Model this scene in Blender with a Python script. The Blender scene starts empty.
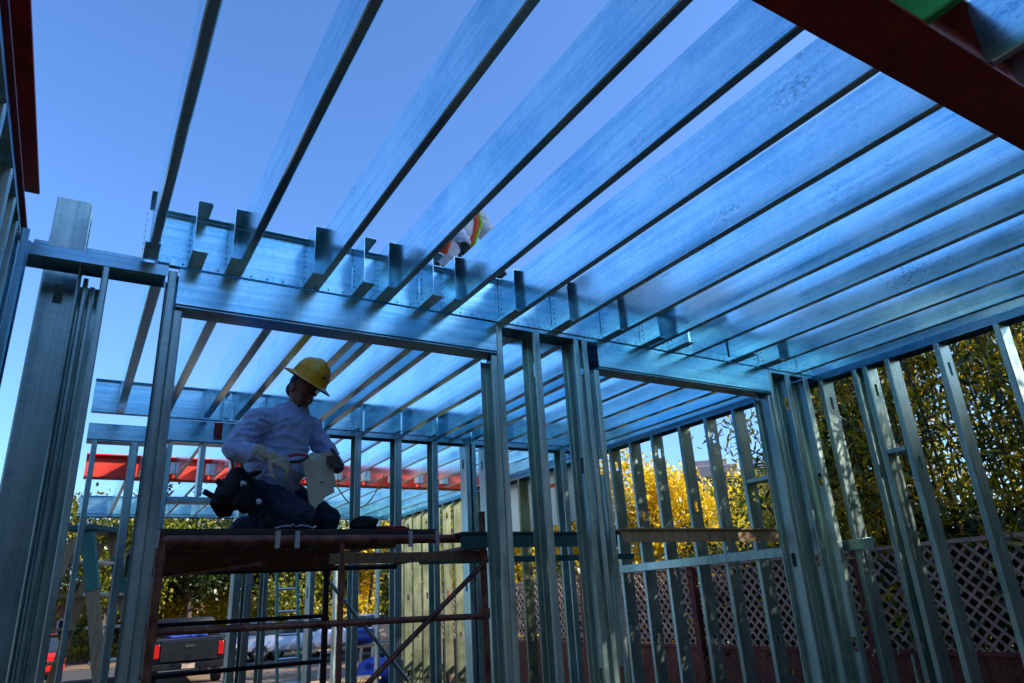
import bpy, bmesh, math, random
import numpy as np
from mathutils import Vector, Matrix, noise
random.seed(7); RNG = np.random.default_rng(7)
SC = bpy.context.scene
COL = SC.collection
FLOOR = -1.45      # the camera sits at the origin, 1.45 m over the slab
YARD = -1.62
H = 1.65           # underside of the joists
PI = math.pi
V = Vector

# ------------------------------------------------------------------ materials
def new_mat(name):
    m = bpy.data.materials.new(name); m.use_nodes = True
    nt = m.node_tree; b = nt.nodes['Principled BSDF']
    return m, nt, b
def N(nt, typ, **kw):
    n = nt.nodes.new(typ)
    for k, v in kw.items():
        if k in n.inputs: n.inputs[k].default_value = v
        else: setattr(n, k, v)
    return n
def ramp(nt, fac, stops):
    r = nt.nodes.new('ShaderNodeValToRGB')
    el = r.color_ramp.elements
    while len(el) < len(stops): el.new(0.5)
    for e, (p, c) in zip(el, stops):
        e.position = p; e.color = (*c, 1) if len(c) == 3 else c
    nt.links.new(fac, r.inputs[0]); return r
def obj_coords(nt, scale=(1, 1, 1)):
    tc = nt.nodes.new('ShaderNodeTexCoord'); oi = nt.nodes.new('ShaderNodeObjectInfo')
    mul = N(nt, 'ShaderNodeMath', operation='MULTIPLY'); mul.inputs[1].default_value = 37.0
    nt.links.new(oi.outputs['Random'], mul.inputs[0])
    add = N(nt, 'ShaderNodeVectorMath', operation='ADD')
    nt.links.new(tc.outputs['Object'], add.inputs[0]); nt.links.new(mul.outputs[0], add.inputs[1])
    mp = N(nt, 'ShaderNodeMapping'); mp.inputs['Scale'].default_value = scale
    nt.links.new(add.outputs[0], mp.inputs['Vector'])
    return add.outputs[0], mp.outputs[0]
def mapped(nt, vec, scale):
    mp = N(nt, 'ShaderNodeMapping'); mp.inputs['Scale'].default_value = scale
    nt.links.new(vec, mp.inputs['Vector']); return mp.outputs[0]
def noise_n(nt, vec, scale, detail=4, rough=0.55):
    n = N(nt, 'ShaderNodeTexNoise'); n.inputs['Scale'].default_value = scale
    n.inputs['Detail'].default_value = detail; n.inputs['Roughness'].default_value = rough
    nt.links.new(vec, n.inputs['Vector']); return n.outputs['Fac']

def galv(name, lo, hi, rough=(0.26, 0.46), metal=1.0, marks=1.0):
    m, nt, b = new_mat(name)
    vec, _ = obj_coords(nt)
    blotch = noise_n(nt, vec, 2.6, 5, 0.6)
    streak = noise_n(nt, mapped(nt, vec, (38, 38, 1.1)), 1.0, 4, 0.6)
    vor = N(nt, 'ShaderNodeTexVoronoi'); vor.inputs['Scale'].default_value = 55
    nt.links.new(vec, vor.inputs['Vector'])
    mix = N(nt, 'ShaderNodeMath', operation='ADD'); nt.links.new(blotch, mix.inputs[0]); nt.links.new(streak, mix.inputs[1])
    sp = N(nt, 'ShaderNodeMath', operation='MULTIPLY_ADD'); sp.inputs[1].default_value = 0.12
    sep = N(nt, 'ShaderNodeSeparateColor'); nt.links.new(vor.outputs['Color'], sep.inputs[0])
    nt.links.new(sep.outputs[0], sp.inputs[0]); nt.links.new(mix.outputs[0], sp.inputs[2])
    hf = N(nt, 'ShaderNodeMath', operation='MULTIPLY'); hf.inputs[1].default_value = 0.47; nt.links.new(sp.outputs[0], hf.inputs[0])
    r = ramp(nt, hf.outputs[0], [(0.33, lo), (0.58, hi)])
    # dirty hand marks and scuffs
    sc = noise_n(nt, mapped(nt, vec, (5, 5, 2.2)), 1.7, 4, 0.6)
    scr = ramp(nt, sc, [(0.70, (1, 1, 1)), (0.84, (0.72, 0.72, 0.70))])
    mc = N(nt, 'ShaderNodeMix', data_type='RGBA', blend_type='MULTIPLY'); mc.inputs[0].default_value = 1
    nt.links.new(r.outputs[0], mc.inputs[6]); nt.links.new(scr.outputs[0], mc.inputs[7])
    spk = noise_n(nt, mapped(nt, vec, (1, 1, 0.5)), 95, 3, 0.6); msk = noise_n(nt, mapped(nt, vec, (1, 1, 0.6)), 4.3, 3, 0.55)
    pr = N(nt, 'ShaderNodeMath', operation='MULTIPLY'); nt.links.new(spk, pr.inputs[0]); nt.links.new(msk, pr.inputs[1])
    spr = ramp(nt, pr.outputs[0], [(0.36, (1, 1, 1)), (0.44, (1-.68*marks, 1-.67*marks, 1-.65*marks))])
    mc2 = N(nt, 'ShaderNodeMix', data_type='RGBA', blend_type='MULTIPLY'); mc2.inputs[0].default_value = 1
    nt.links.new(mc.outputs[2], mc2.inputs[6]); nt.links.new(spr.outputs[0], mc2.inputs[7])
    nt.links.new(mc2.outputs[2], b.inputs['Base Color'])
    mr = N(nt, 'ShaderNodeMapRange'); mr.inputs[1].default_value = 0.3; mr.inputs[2].default_value = 0.7
    mr.inputs[3].default_value = rough[0]; mr.inputs[4].default_value = rough[1]
    nt.links.new(blotch, mr.inputs[0]); nt.links.new(mr.outputs[0], b.inputs['Roughness'])
    b.inputs['Metallic'].default_value = metal
    wav = noise_n(nt, mapped(nt, vec, (3.0, 3.0, 0.9)), 1.5, 3, 0.5)
    bp = N(nt, 'ShaderNodeBump'); bp.inputs['Strength'].default_value = 0.4; bp.inputs['Distance'].default_value = 0.004
    nt.links.new(wav, bp.inputs['Height'])
    bp2 = N(nt, 'ShaderNodeBump'); bp2.inputs['Strength'].default_value = 0.25; bp2.inputs['Distance'].default_value = 0.0006
    nt.links.new(streak, bp2.inputs['Height']); nt.links.new(bp.outputs[0], bp2.inputs['Normal'])
    nt.links.new(bp2.outputs[0], b.inputs['Normal'])
    return m

def plain(name, col, rough=0.6, metal=0.0, var=0.25, scale=6.0, bump=0.0, aniso=(1, 1, 1), col2=None, spec=None):
    m, nt, b = new_mat(name)
    vec, mp = obj_coords(nt, aniso)
    f = noise_n(nt, mp, scale, 6, 0.6)
    lo = tuple(c * (1 - var) for c in col); hi = col2 or tuple(min(1, c * (1 + var)) for c in col)
    r = ramp(nt, f, [(0.32, lo), (0.68, hi)])
    nt.links.new(r.outputs[0], b.inputs['Base Color'])
    mr = N(nt, 'ShaderNodeMapRange'); mr.inputs[3].default_value = max(0.03, rough - 0.08); mr.inputs[4].default_value = min(1, rough + 0.1)
    nt.links.new(f, mr.inputs[0]); nt.links.new(mr.outputs[0], b.inputs['Roughness'])
    b.inputs['Metallic'].default_value = metal
    if spec is not None: b.inputs['Specular IOR Level'].default_value = spec
    if bump:
        f2 = noise_n(nt, mp, scale * 5, 5, 0.65)
        bp = N(nt, 'ShaderNodeBump'); bp.inputs['Strength'].default_value = 0.6; bp.inputs['Distance'].default_value = bump
        nt.links.new(f2, bp.inputs['Height']); nt.links.new(bp.outputs[0], b.inputs['Normal'])
    return m

def leafmat(name, stops, trans=0.45):
    m = bpy.data.materials.new(name); m.use_nodes = True; nt = m.node_tree
    nt.nodes.clear()
    out = nt.nodes.new('ShaderNodeOutputMaterial')
    g = nt.nodes.new('ShaderNodeNewGeometry')
    tc = nt.nodes.new('ShaderNodeTexCoord')
    n = noise_n(nt, tc.outputs['Object'], 0.9, 3, 0.6)
    ad = N(nt, 'ShaderNodeMath', operation='MULTIPLY_ADD'); ad.inputs[1].default_value = 0.55
    nt.links.new(g.outputs['Random Per Island'], ad.inputs[0])
    m2 = N(nt, 'ShaderNodeMath', operation='MULTIPLY_ADD'); m2.inputs[1].default_value = 1.1; m2.inputs[2].default_value = -0.33
    nt.links.new(n, m2.inputs[0]); nt.links.new(m2.outputs[0], ad.inputs[2])
    r = ramp(nt, ad.outputs[0], stops)
    d = nt.nodes.new('ShaderNodeBsdfDiffuse'); t = nt.nodes.new('ShaderNodeBsdfTranslucent')
    gl = nt.nodes.new('ShaderNodeBsdfGlossy'); gl.inputs['Roughness'].default_value = 0.35
    mx = nt.nodes.new('ShaderNodeMixShader'); mx.inputs[0].default_value = trans
    mg = nt.nodes.new('ShaderNodeMixShader'); mg.inputs[0].default_value = 0.05
    nt.links.new(r.outputs[0], d.inputs[0]); nt.links.new(r.outputs[0], t.inputs[0])
    nt.links.new(d.outputs[0], mx.inputs[1]); nt.links.new(t.outputs[0], mx.inputs[2])
    nt.links.new(mx.outputs[0], mg.inputs[1]); nt.links.new(gl.outputs[0], mg.inputs[2])
    nt.links.new(mg.outputs[0], out.inputs[0])
    return m

M = {}
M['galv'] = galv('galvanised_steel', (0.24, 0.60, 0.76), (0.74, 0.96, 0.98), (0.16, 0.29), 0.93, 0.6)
M['galv_leaf_reflect'] = galv('galvanised_stud_leaf_reflection', (0.07, 0.09, 0.05), (0.24, 0.26, 0.16), (0.3, 0.45), 0.6, 0.3)  # yellow-green leaf reflection and shade painted into the steel's colour
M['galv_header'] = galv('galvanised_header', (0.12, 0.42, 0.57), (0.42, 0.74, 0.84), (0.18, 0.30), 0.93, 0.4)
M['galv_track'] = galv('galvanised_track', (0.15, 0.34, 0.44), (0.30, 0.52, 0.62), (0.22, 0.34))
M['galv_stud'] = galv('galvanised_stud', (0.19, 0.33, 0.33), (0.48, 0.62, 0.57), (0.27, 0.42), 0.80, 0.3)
M['green_galv'] = plain('green_primed_steel', (0.05, 0.42, 0.12), 0.4, 0.2)
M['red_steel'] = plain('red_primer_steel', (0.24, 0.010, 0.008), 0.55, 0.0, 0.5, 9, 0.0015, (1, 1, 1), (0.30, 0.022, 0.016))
M['red_sunlit'] = plain('red_primer_sunlit_copy', (0.68, 0.035, 0.012), 0.6, 0.0, 0.18, 4, 0.0008)  # same red primer, sunlight on the far beam painted into its colour
M['rust'] = plain('painted_rusty_tube', (0.17, 0.045, 0.028), 0.5, 0.2, 0.5, 14, 0.0006, col2=(0.30, 0.12, 0.07))
M['dark_tube'] = plain('dark_scaffold_tube', (0.03, 0.02, 0.02), 0.5, 0.3, 0.4, 12)
M['teal_steel'] = plain('teal_painted_steel', (0.02, 0.11, 0.11), 0.5, 0.2, 0.3, 8)
M['wood'] = plain('raw_plank_wood', (0.20, 0.115, 0.06), 0.75, 0, 0.4, 3, 0.001, (14, 1, 14))
M['ply'] = plain('weathered_plywood', (0.055, 0.038, 0.028), 0.8, 0, 0.4, 3, 0.001, (1, 8, 8))
M['concrete'] = plain('concrete_slab', (0.032, 0.028, 0.022), 0.85, 0, 0.3, 1.4, 0.003)
M['dirt'] = plain('yard_dirt', (0.20, 0.13, 0.08), 0.95, 0, 0.45, 0.7, 0.02)
M['asphalt'] = plain('street_asphalt', (0.05, 0.05, 0.052), 0.9, 0, 0.3, 3, 0.004)
M['board_red'] = plain('red_brown_fence_boards', (0.15, 0.035, 0.028), 0.8, 0, 0.45, 2.5, 0.001, (6, 6, 0.8))
M['lattice'] = plain('weathered_lattice_wood', (0.40, 0.25, 0.21), 0.8, 0, 0.35, 5)
M['white_board'] = plain('white_sheathing', (0.75, 0.76, 0.78), 0.7, 0, 0.06, 2)
M['bark'] = plain('tree_bark', (0.07, 0.05, 0.035), 0.9, 0, 0.4, 6, 0.01, (3, 3, 0.7))
M['culm'] = plain('bamboo_culm', (0.07, 0.06, 0.02), 0.5, 0, 0.5, 3)
M['skin'] = plain('skin', (0.24, 0.11, 0.065), 0.5, 0, 0.12, 20)
M['hair'] = plain('black_hair', (0.012, 0.009, 0.008), 0.5, 0, 0.3, 60, 0.001)
M['shirt'] = plain('pale_blue_cotton', (0.44, 0.56, 0.82), 0.9, 0, 0.08, 40, 0.0004)
M['shirt_white'] = plain('white_shirt', (0.72, 0.72, 0.74), 0.9, 0, 0.08, 40, 0.0004)
M['jeans'] = plain('dark_blue_denim', (0.022, 0.030, 0.060), 0.9, 0, 0.35, 30, 0.0006)
M['black_cloth'] = plain('black_cloth', (0.012, 0.012, 0.015), 0.85, 0, 0.3, 20, 0.0006)
M['glove'] = plain('cream_work_glove', (0.52, 0.47, 0.32), 0.9, 0, 0.3, 25, 0.0008)
M['glove_dark'] = plain('grey_work_glove', (0.13, 0.11, 0.10), 0.9, 0, 0.3, 30, 0.0008)
M['hat'] = plain('yellow_hard_hat', (0.90, 0.43, 0.006), 0.28, 0, 0.06, 8)
M['hat_white'] = plain('white_hard_hat', (0.75, 0.75, 0.75), 0.3, 0, 0.04, 8)
M['black'] = plain('black_rubber', (0.012, 0.012, 0.012), 0.6, 0, 0.3, 12)
M['orange'] = plain('hi_vis_orange', (0.85, 0.09, 0.01), 0.7, 0, 0.08, 20)
M['lime'] = plain('hi_vis_lime', (0.30, 0.65, 0.03), 0.7, 0, 0.08, 20)
M['steel'] = plain('bright_tool_steel', (0.6, 0.6, 0.62), 0.25, 1.0, 0.1, 12)
M['board'] = plain('pale_board_offcut', (0.70, 0.66, 0.48), 0.85, 0, 0.18, 9, 0.0005)
M['tool_red'] = plain('red_tool_grip', (0.5, 0.02, 0.02), 0.5)
M['lad_green'] = plain('green_fibreglass', (0.02, 0.17, 0.12), 0.45)
M['lad_wood'] = plain('ladder_wood', (0.40, 0.25, 0.12), 0.7, 0, 0.3, 4, 0.0006, (8, 8, 1))
M['alu'] = plain('aluminium', (0.55, 0.56, 0.58), 0.4, 1.0, 0.12, 8)
M['car_black'] = plain('black_car_paint', (0.006, 0.007, 0.010), 0.42, 0, 0.1, 5, spec=0.25)
M['car_blue'] = plain('blue_grey_car_paint', (0.06, 0.10, 0.16), 0.2, 0.2, 0.1, 5)
M['car_silver'] = plain('silver_car_paint', (0.40, 0.42, 0.45), 0.25, 0.6, 0.06, 5)
M['car_red'] = plain('red_car_paint', (0.45, 0.012, 0.01), 0.2, 0, 0.06, 5)
M['car_white'] = plain('white_car_paint', (0.7, 0.7, 0.7), 0.2, 0, 0.04, 5)
M['glass'] = plain('tinted_glass', (0.02, 0.03, 0.04), 0.05, 0, 0.1, 3)
M['tail'] = plain('red_lamp_lens', (0.35, 0.008, 0.008), 0.15, 0, 0.1, 10)
M['lens'] = plain('clear_lamp_lens', (0.7, 0.7, 0.65), 0.1, 0.3, 0.1, 10)
M['chrome'] = plain('chrome', (0.4, 0.4, 0.42), 0.3, 1.0, 0.05, 5)
M['plate'] = plain('number_plate', (0.45, 0.33, 0.25), 0.5, 0, 0.05, 5)
M['tarp_blue'] = plain('blue_tarp', (0.02, 0.05, 0.32), 0.5, 0, 0.25, 6, 0.004)
M['tarp_white'] = plain('white_paper_wrap', (0.62, 0.64, 0.70), 0.7, 0, 0.15, 6, 0.003)
M['stucco'] = plain('pink_stucco', (0.30, 0.12, 0.09), 0.9, 0, 0.12, 2, 0.004)
M['stucco2'] = plain('cream_stucco', (0.55, 0.42, 0.33), 0.9, 0, 0.1, 2, 0.004)
M['roof_tile'] = plain('red_roof_tiles', (0.20, 0.05, 0.035), 0.85, 0, 0.35, 5, 0.01)
M['tower'] = plain('tan_tower_cladding', (0.42, 0.34, 0.31), 0.8, 0, 0.1, 0.6)
M['dome'] = plain('dark_blue_roofing', (0.02, 0.03, 0.05), 0.5, 0.2, 0.3, 0.8)
M['cord'] = plain('yellow_cord', (0.55, 0.38, 0.03), 0.6)
M['orange_plastic'] = plain('orange_plastic', (0.8, 0.16, 0.01), 0.5)
M['leaf_bamboo'] = leafmat('bamboo_leaves', [(0.0, (0.010, 0.025, 0.006)), (0.38, (0.045, 0.085, 0.012)), (0.55, (0.34, 0.34, 0.02)), (0.74, (0.80, 0.56, 0.02)), (0.93, (0.70, 0.22, 0.02)), (1.0, (0.7, 0.65, 0.40))], 0.62)
M['leaf_yellow'] = leafmat('yellow_autumn_leaves', [(0.0, (0.03, 0.06, 0.01)), (0.22, (0.22, 0.26, 0.015)), (0.42, (0.80, 0.55, 0.015)), (0.75, (0.95, 0.72, 0.02)), (1.0, (0.90, 0.42, 0.015))], 0.5)
M['leaf_green'] = leafmat('olive_green_leaves', [(0.0, (0.015, 0.03, 0.005)), (0.35, (0.09, 0.12, 0.012)), (0.65, (0.32, 0.30, 0.02)), (1.0, (0.60, 0.46, 0.03))], 0.45)
M['leaf_dark'] = leafmat('dark_green_leaves', [(0.0, (0.008, 0.018, 0.005)), (0.5, (0.03, 0.05, 0.01)), (1.0, (0.14, 0.15, 0.02))], 0.35)

# ------------------------------------------------------------------ mesh builder
class MB:
    def __init__(s): s.v = []; s.f = []
    def add(s, vs, fs):
        o = len(s.v); s.v += [tuple(v) for v in vs]; s.f += [tuple(i + o for i in f) for f in fs]; return s
    def box(s, x0, x1, y0, y1, z0, z1, ch=0.0):
        if ch <= 0:
            return s.add([(x0,y0,z0),(x1,y0,z0),(x1,y1,z0),(x0,y1,z0),(x0,y0,z1),(x1,y0,z1),(x1,y1,z1),(x0,y1,z1)],
                  [(0,3,2,1),(4,5,6,7),(0,1,5,4),(1,2,6,5),(2,3,7,6),(3,0,4,7)])
        bm = bmesh.new(); r = bmesh.ops.create_cube(bm, size=1)
        for v in bm.verts: v.co = V(((x0+x1)/2+v.co.x*(x1-x0), (y0+y1)/2+v.co.y*(y1-y0), (z0+z1)/2+v.co.z*(z1-z0)))
        bmesh.ops.bevel(bm, geom=bm.edges[:], offset=ch, segments=2, affect='EDGES', profile=0.5)
        bm.verts.index_update(); s.add([v.co for v in bm.verts], [[v.index for v in f.verts] for f in bm.faces]); bm.free(); return s
    def bar(s, a, b, w, d, up=(0, 0, 1)):
        a = V(a); b = V(b); t = (b - a).normalized(); up = V(up)
        if abs(t.dot(up)) > 0.98: up = V((1, 0, 0))
        r = t.cross(up).normalized(); u = r.cross(t)
        vs = []
        for p in (a, b):
            for i, j in ((-1,-1),(1,-1),(1,1),(-1,1)): vs.append(p + r * i * w / 2 + u * j * d / 2)
        return s.add(vs, [(0,1,2,3),(7,6,5,4),(0,4,5,1),(1,5,6,2),(2,6,7,3),(3,7,4,0)])
    def tube(s, pts, r, n=10):
        pts = [V(p) for p in pts]; rs = r if isinstance(r, (list, tuple)) else [r] * len(pts)
        o = len(s.v); prev = None
        for i, p in enumerate(pts):
            t = (pts[min(i+1, len(pts)-1)] - pts[max(i-1, 0)]).normalized()
            if prev is None:
                u = t.orthogonal().normalized()
            else:
                u = (prev - t * prev.dot(t)).normalized()
            prev = u; w = t.cross(u)
            for k in range(n):
                a = 2 * PI * k / n; s.v.append(tuple(p + (u * math.cos(a) + w * math.sin(a)) * rs[i]))
        for i in range(len(pts) - 1):
            for k in range(n):
                k2 = (k + 1) % n; s.f.append((o+i*n+k, o+i*n+k2, o+(i+1)*n+k2, o+(i+1)*n+k))
        s.f.append(tuple(o + k for k in range(n))[::-1]); s.f.append(tuple(o + (len(pts)-1)*n + k for k in range(n)))
        return s
    def lathe(s, prof, c=(0,0,0), n=24, M4=None, sx=1, sy=1):
        o = len(s.v); c = V(c)
        for r, z in prof:
            for k in range(n):
                a = 2*PI*k/n; p = V((r*math.cos(a)*sx, r*math.sin(a)*sy, z))
                if M4: p = M4 @ p
                s.v.append(tuple(p + c))
        for i in range(len(prof)-1):
            for k in range(n):
                k2 = (k+1) % n; s.f.append((o+i*n+k, o+i*n+k2, o+(i+1)*n+k2, o+(i+1)*n+k))
        return s
    def prism(s, poly, plane, t0, t1):
        """poly 2D points extruded between t0 and t1; plane 'xz' extrudes along y, 'yz' along x, 'xy' along z"""
        def P(a, b, t): return {'xz': (a, t, b), 'yz': (t, a, b), 'xy': (a, b, t)}[plane]
        n = len(poly); vs = [P(a, b, t0) for a, b in poly] + [P(a, b, t1) for a, b in poly]
        fs = [tuple(range(n)), tuple(range(2*n-1, n-1, -1))] + [(i, n+i, n+(i+1) % n, (i+1) % n) for i in range(n)]
        return s.add(vs, fs)
    def mesh(s, name, fix=True):
        me = bpy.data.meshes.new(name); me.from_pydata(s.v, [], s.f)
        if fix:
            bm = bmesh.new(); bm.from_mesh(me); bmesh.ops.recalc_face_normals(bm, faces=bm.faces); bm.to_mesh(me); bm.free()
        me.update(); return me
    def build(s, name, mat, parent=None, smooth=False, fix=True):
        me = s.mesh(name, fix); me.materials.append(M[mat] if isinstance(mat, str) else mat)
        if smooth: smooth_mesh(me)
        o = bpy.data.objects.new(name, me); COL.objects.link(o)
        if parent: o.parent = parent
        return o
def smooth_mesh(me, ang=40):
    me.shade_smooth() if hasattr(me, 'shade_smooth') else None
    try: me.set_sharp_from_angle(angle=math.radians(ang))
    except Exception: pass
def tag(o, label=None, cat=None, group=None, kind=None):
    if label: o['label'] = label
    if cat: o['category'] = cat
    if group: o['group'] = group
    if kind: o['kind'] = kind
    return o
def empty(name, loc=(0,0,0), rz=0.0, label=None, cat=None, group=None, kind=None):
    o = bpy.data.objects.new(name, None); COL.objects.link(o); o.location = loc; o.rotation_euler = (0,0,rz)
    o.empty_display_size = 0.1
    return tag(o, label, cat, group, kind)
ORD = ['first','second','third','fourth','fifth','sixth','seventh','eighth','ninth','tenth','eleventh','twelfth','thirteenth','fourteenth','fifteenth','sixteenth','seventeenth','eighteenth','nineteenth','twentieth']

# ------------------------------------------------------------------ cold-formed C sections
_cache = {}
def c_mesh(name, depth, fl, length, mat, lip=0.014, slots=(), t=0.0022, slot=(0.038, 0.10)):
    key = (name, round(depth,4), round(fl,4), round(length,4), mat, lip, tuple(slots), slot)
    if key in _cache: return _cache[key]
    d = depth / 2; c = 0.005; sw = slot[0] / 2
    pts = []
    if lip: pts.append((fl, -d + lip))
    if lip: pts += [(fl, -d + c), (fl - c, -d)]
    else: pts += [(fl, -d)]
    pts += [(c, -d), (0, -d + c)]
    web0 = len(pts) - 1
    if slots: pts += [(0, -sw), (0, sw)]
    pts += [(0, d - c), (c, d)]
    if lip: pts += [(fl - c, d), (fl, d - c), (fl, d - lip)]
    else: pts += [(fl, d)]
    n = len(pts)
    off = []
    for i, p in enumerate(pts):
        ns = []
        if i > 0: a = (p[0]-pts[i-1][0], p[1]-pts[i-1][1]); l = math.hypot(*a); ns.append((a[1]/l, -a[0]/l))
        if i < n-1: a = (pts[i+1][0]-p[0], pts[i+1][1]-p[1]); l = math.hypot(*a); ns.append((a[1]/l, -a[0]/l))
        nx = sum(q[0] for q in ns)/len(ns); ny = sum(q[1] for q in ns)/len(ns); l2 = nx*nx+ny*ny
        off.append((p[0]+nx*t/l2, p[1]+ny*t/l2))
    zs = [0.0]; holes = []
    for s in slots:
        a, b = s - slot[1]/2, s + slot[1]/2
        if a > 0.02 and b < length - 0.02: holes.append((len(zs), a, b)); zs += [a, b]
    zs.append(length)
    if length > 1.2 and not slots:
        k = int(length / 0.5); zs = [length*i/k for i in range(k+1)]
    m = MB(); nz = len(zs)
    vid = lambda side, i, k: side*n*nz + k*n + i
    for P in (pts, off):
        for z in zs:
            for p in P: m.v.append((p[0], p[1], z))
    hs = {h[0] for h in holes}
    for k in range(nz-1):
        for i in range(n-1):
            if slots and i == web0+1 and k in hs:
                a, b = i, i+1
                for q in ((vid(0,a,k),vid(0,a,k+1),vid(1,a,k+1),vid(1,a,k)),(vid(0,b,k),vid(1,b,k),vid(1,b,k+1),vid(0,b,k+1)),
                          (vid(0,a,k),vid(1,a,k),vid(1,b,k),vid(0,b,k)),(vid(0,a,k+1),vid(0,b,k+1),vid(1,b,k+1),vid(1,a,k+1))): m.f.append(q)
                continue
            m.f.append((vid(0,i,k),vid(0,i+1,k),vid(0,i+1,k+1),vid(0,i,k+1)))
            m.f.append((vid(1,i,k),vid(1,i,k+1),vid(1,i+1,k+1),vid(1,i+1,k)))
        m.f.append((vid(0,0,k),vid(0,0,k+1),vid(1,0,k+1),vid(1,0,k)))
        m.f.append((vid(0,n-1,k),vid(1,n-1,k),vid(1,n-1,k+1),vid(0,n-1,k+1)))
    for i in range(n-1):
        m.f.append((vid(0,i,0),vid(1,i,0),vid(1,i+1,0),vid(0,i+1,0)))
        m.f.append((vid(0,i,nz-1),vid(0,i+1,nz-1),vid(1,i+1,nz-1),vid(1,i,nz-1)))
    me = m.mesh(name); me.materials.append(M[mat]); _cache[key] = me
    return me
def member(name, origin, U, Vv, W, depth, fl, length, label, cat, group=None, mat='galv', lip=0.014, slots=(), tilt=0, parent=None):
    """channel whose web lies in the plane x=0 of its own frame: U flange side, Vv along the web's depth, W its length"""
    me = c_mesh(name, depth, fl, length, mat, lip, slots)
    o = bpy.data.objects.new(name, me); COL.objects.link(o)
    U, Vv, W = V(U), V(Vv), V(W)
    R3 = Matrix((U, Vv, W)).transposed()
    M4 = R3.to_4x4(); M4.translation = V(origin)
    if tilt: M4 = M4 @ Matrix.Rotation(tilt, 4, 'Y')
    o.matrix_world = M4
    if parent: o.parent = parent
    return tag(o, label, cat, group)
X_, Y_, Z_ = V((1,0,0)), V((0,1,0)), V((0,0,1))
def joist(x, y0, y1, label, group, z=H, depth=0.275, fl=0.040, mat='galv', name='ceiling_joist', tilt=0.0):
    return member(name, (x, y1, z+depth/2), X_, Z_, -Y_, depth, fl, y1-y0, label, 'joist', group, mat, tilt=tilt)
def rim(x0, x1, y, label, z=H, depth=0.275, fl=0.045, mat='galv_header', name='rim_joist'):
    """channel standing on edge, web facing the viewer, with a lip flange along its top"""
    e = empty(name, (x0, y, z), 0, label, 'rim joist')
    member('channel', (0, 0, depth/2), Y_, Z_, X_, depth, fl, x1-x0, None, None, None, mat, 0.0, parent=e)
    MB().box(0.001, x1-x0-0.001, -0.042, -0.0005, depth-0.004, depth-0.001).build('top_flange', mat, e)
    return e
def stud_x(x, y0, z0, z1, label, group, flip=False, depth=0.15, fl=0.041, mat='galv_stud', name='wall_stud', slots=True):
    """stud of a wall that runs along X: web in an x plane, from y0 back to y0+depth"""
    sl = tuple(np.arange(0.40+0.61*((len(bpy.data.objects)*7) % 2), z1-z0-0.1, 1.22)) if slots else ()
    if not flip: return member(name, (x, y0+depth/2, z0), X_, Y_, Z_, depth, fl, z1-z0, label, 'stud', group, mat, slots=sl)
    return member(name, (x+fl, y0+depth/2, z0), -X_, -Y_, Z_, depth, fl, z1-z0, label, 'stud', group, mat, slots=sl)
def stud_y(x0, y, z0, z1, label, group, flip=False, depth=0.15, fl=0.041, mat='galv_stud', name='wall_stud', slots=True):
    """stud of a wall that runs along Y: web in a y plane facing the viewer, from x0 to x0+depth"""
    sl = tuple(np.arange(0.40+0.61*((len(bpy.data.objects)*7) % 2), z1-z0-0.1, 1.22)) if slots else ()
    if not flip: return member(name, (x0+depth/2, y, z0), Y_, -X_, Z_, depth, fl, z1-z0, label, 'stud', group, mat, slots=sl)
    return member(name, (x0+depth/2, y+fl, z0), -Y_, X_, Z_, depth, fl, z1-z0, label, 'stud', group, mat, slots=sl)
def track(a, b, width, label, down=True, fl=0.035, name='wall_track', mat='galv_track', vertical=False):
    """U track lying flat from a to b (line of its web's middle); flanges hang down or stand up"""
    a, b = V(a), V(b); W = (b-a).normalized(); U = -Z_ if down else Z_
    Vv = W.cross(U)
    return member(name, a, U, Vv, W, width, fl, (b-a).length, label, 'track', None, mat, 0.0)
def wbeam(name, a, b, depth, width, label, tw=0.012, tf=0.016, mt='red_steel'):
    """red wide-flange beam, a and b on its underside"""
    e = empty(name, a, 0, label, 'steel beam')
    L = (V(b)-V(a)).length; ang = math.atan2(b[1]-a[1], b[0]-a[0]); e.rotation_euler = (0, 0, ang)
    MB().box(0, L, -width/2, width/2, 0, tf, 0.003).build('bottom_flange', mt, e)
    MB().box(0, L, -width/2, width/2, depth-tf, depth, 0.003).build('top_flange', mt, e)
    MB().box(0.001, L-0.001, -tw/2, tw/2, tf, depth-tf).build('web', mt, e)
    return e

# ================================================================== SETTING
g = MB(); g.add([(-400,-400,YARD),(500,-400,YARD),(500,600,YARD),(-400,600,YARD)], [(0,1,2,3)])
tag(g.build('ground', 'dirt'), kind='structure')
r = MB(); r.add([(-200,27.0,YARD+0.006),(300,27.0,YARD+0.006),(300,36.0,YARD+0.006),(-200,36.0,YARD+0.006)], [(0,1,2,3)])
tag(r.build('street', 'asphalt'), kind='structure')
s_ = MB().box(-200, 300, 26.2, 27.0, YARD, YARD+0.13, 0.02).build('kerb', 'concrete'); tag(s_, kind='structure')
f_ = MB().box(-0.75, 5.5, -4.2, 13.2, YARD-0.1, FLOOR, 0.01).build('floor_slab', 'concrete'); tag(f_, kind='structure')

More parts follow.
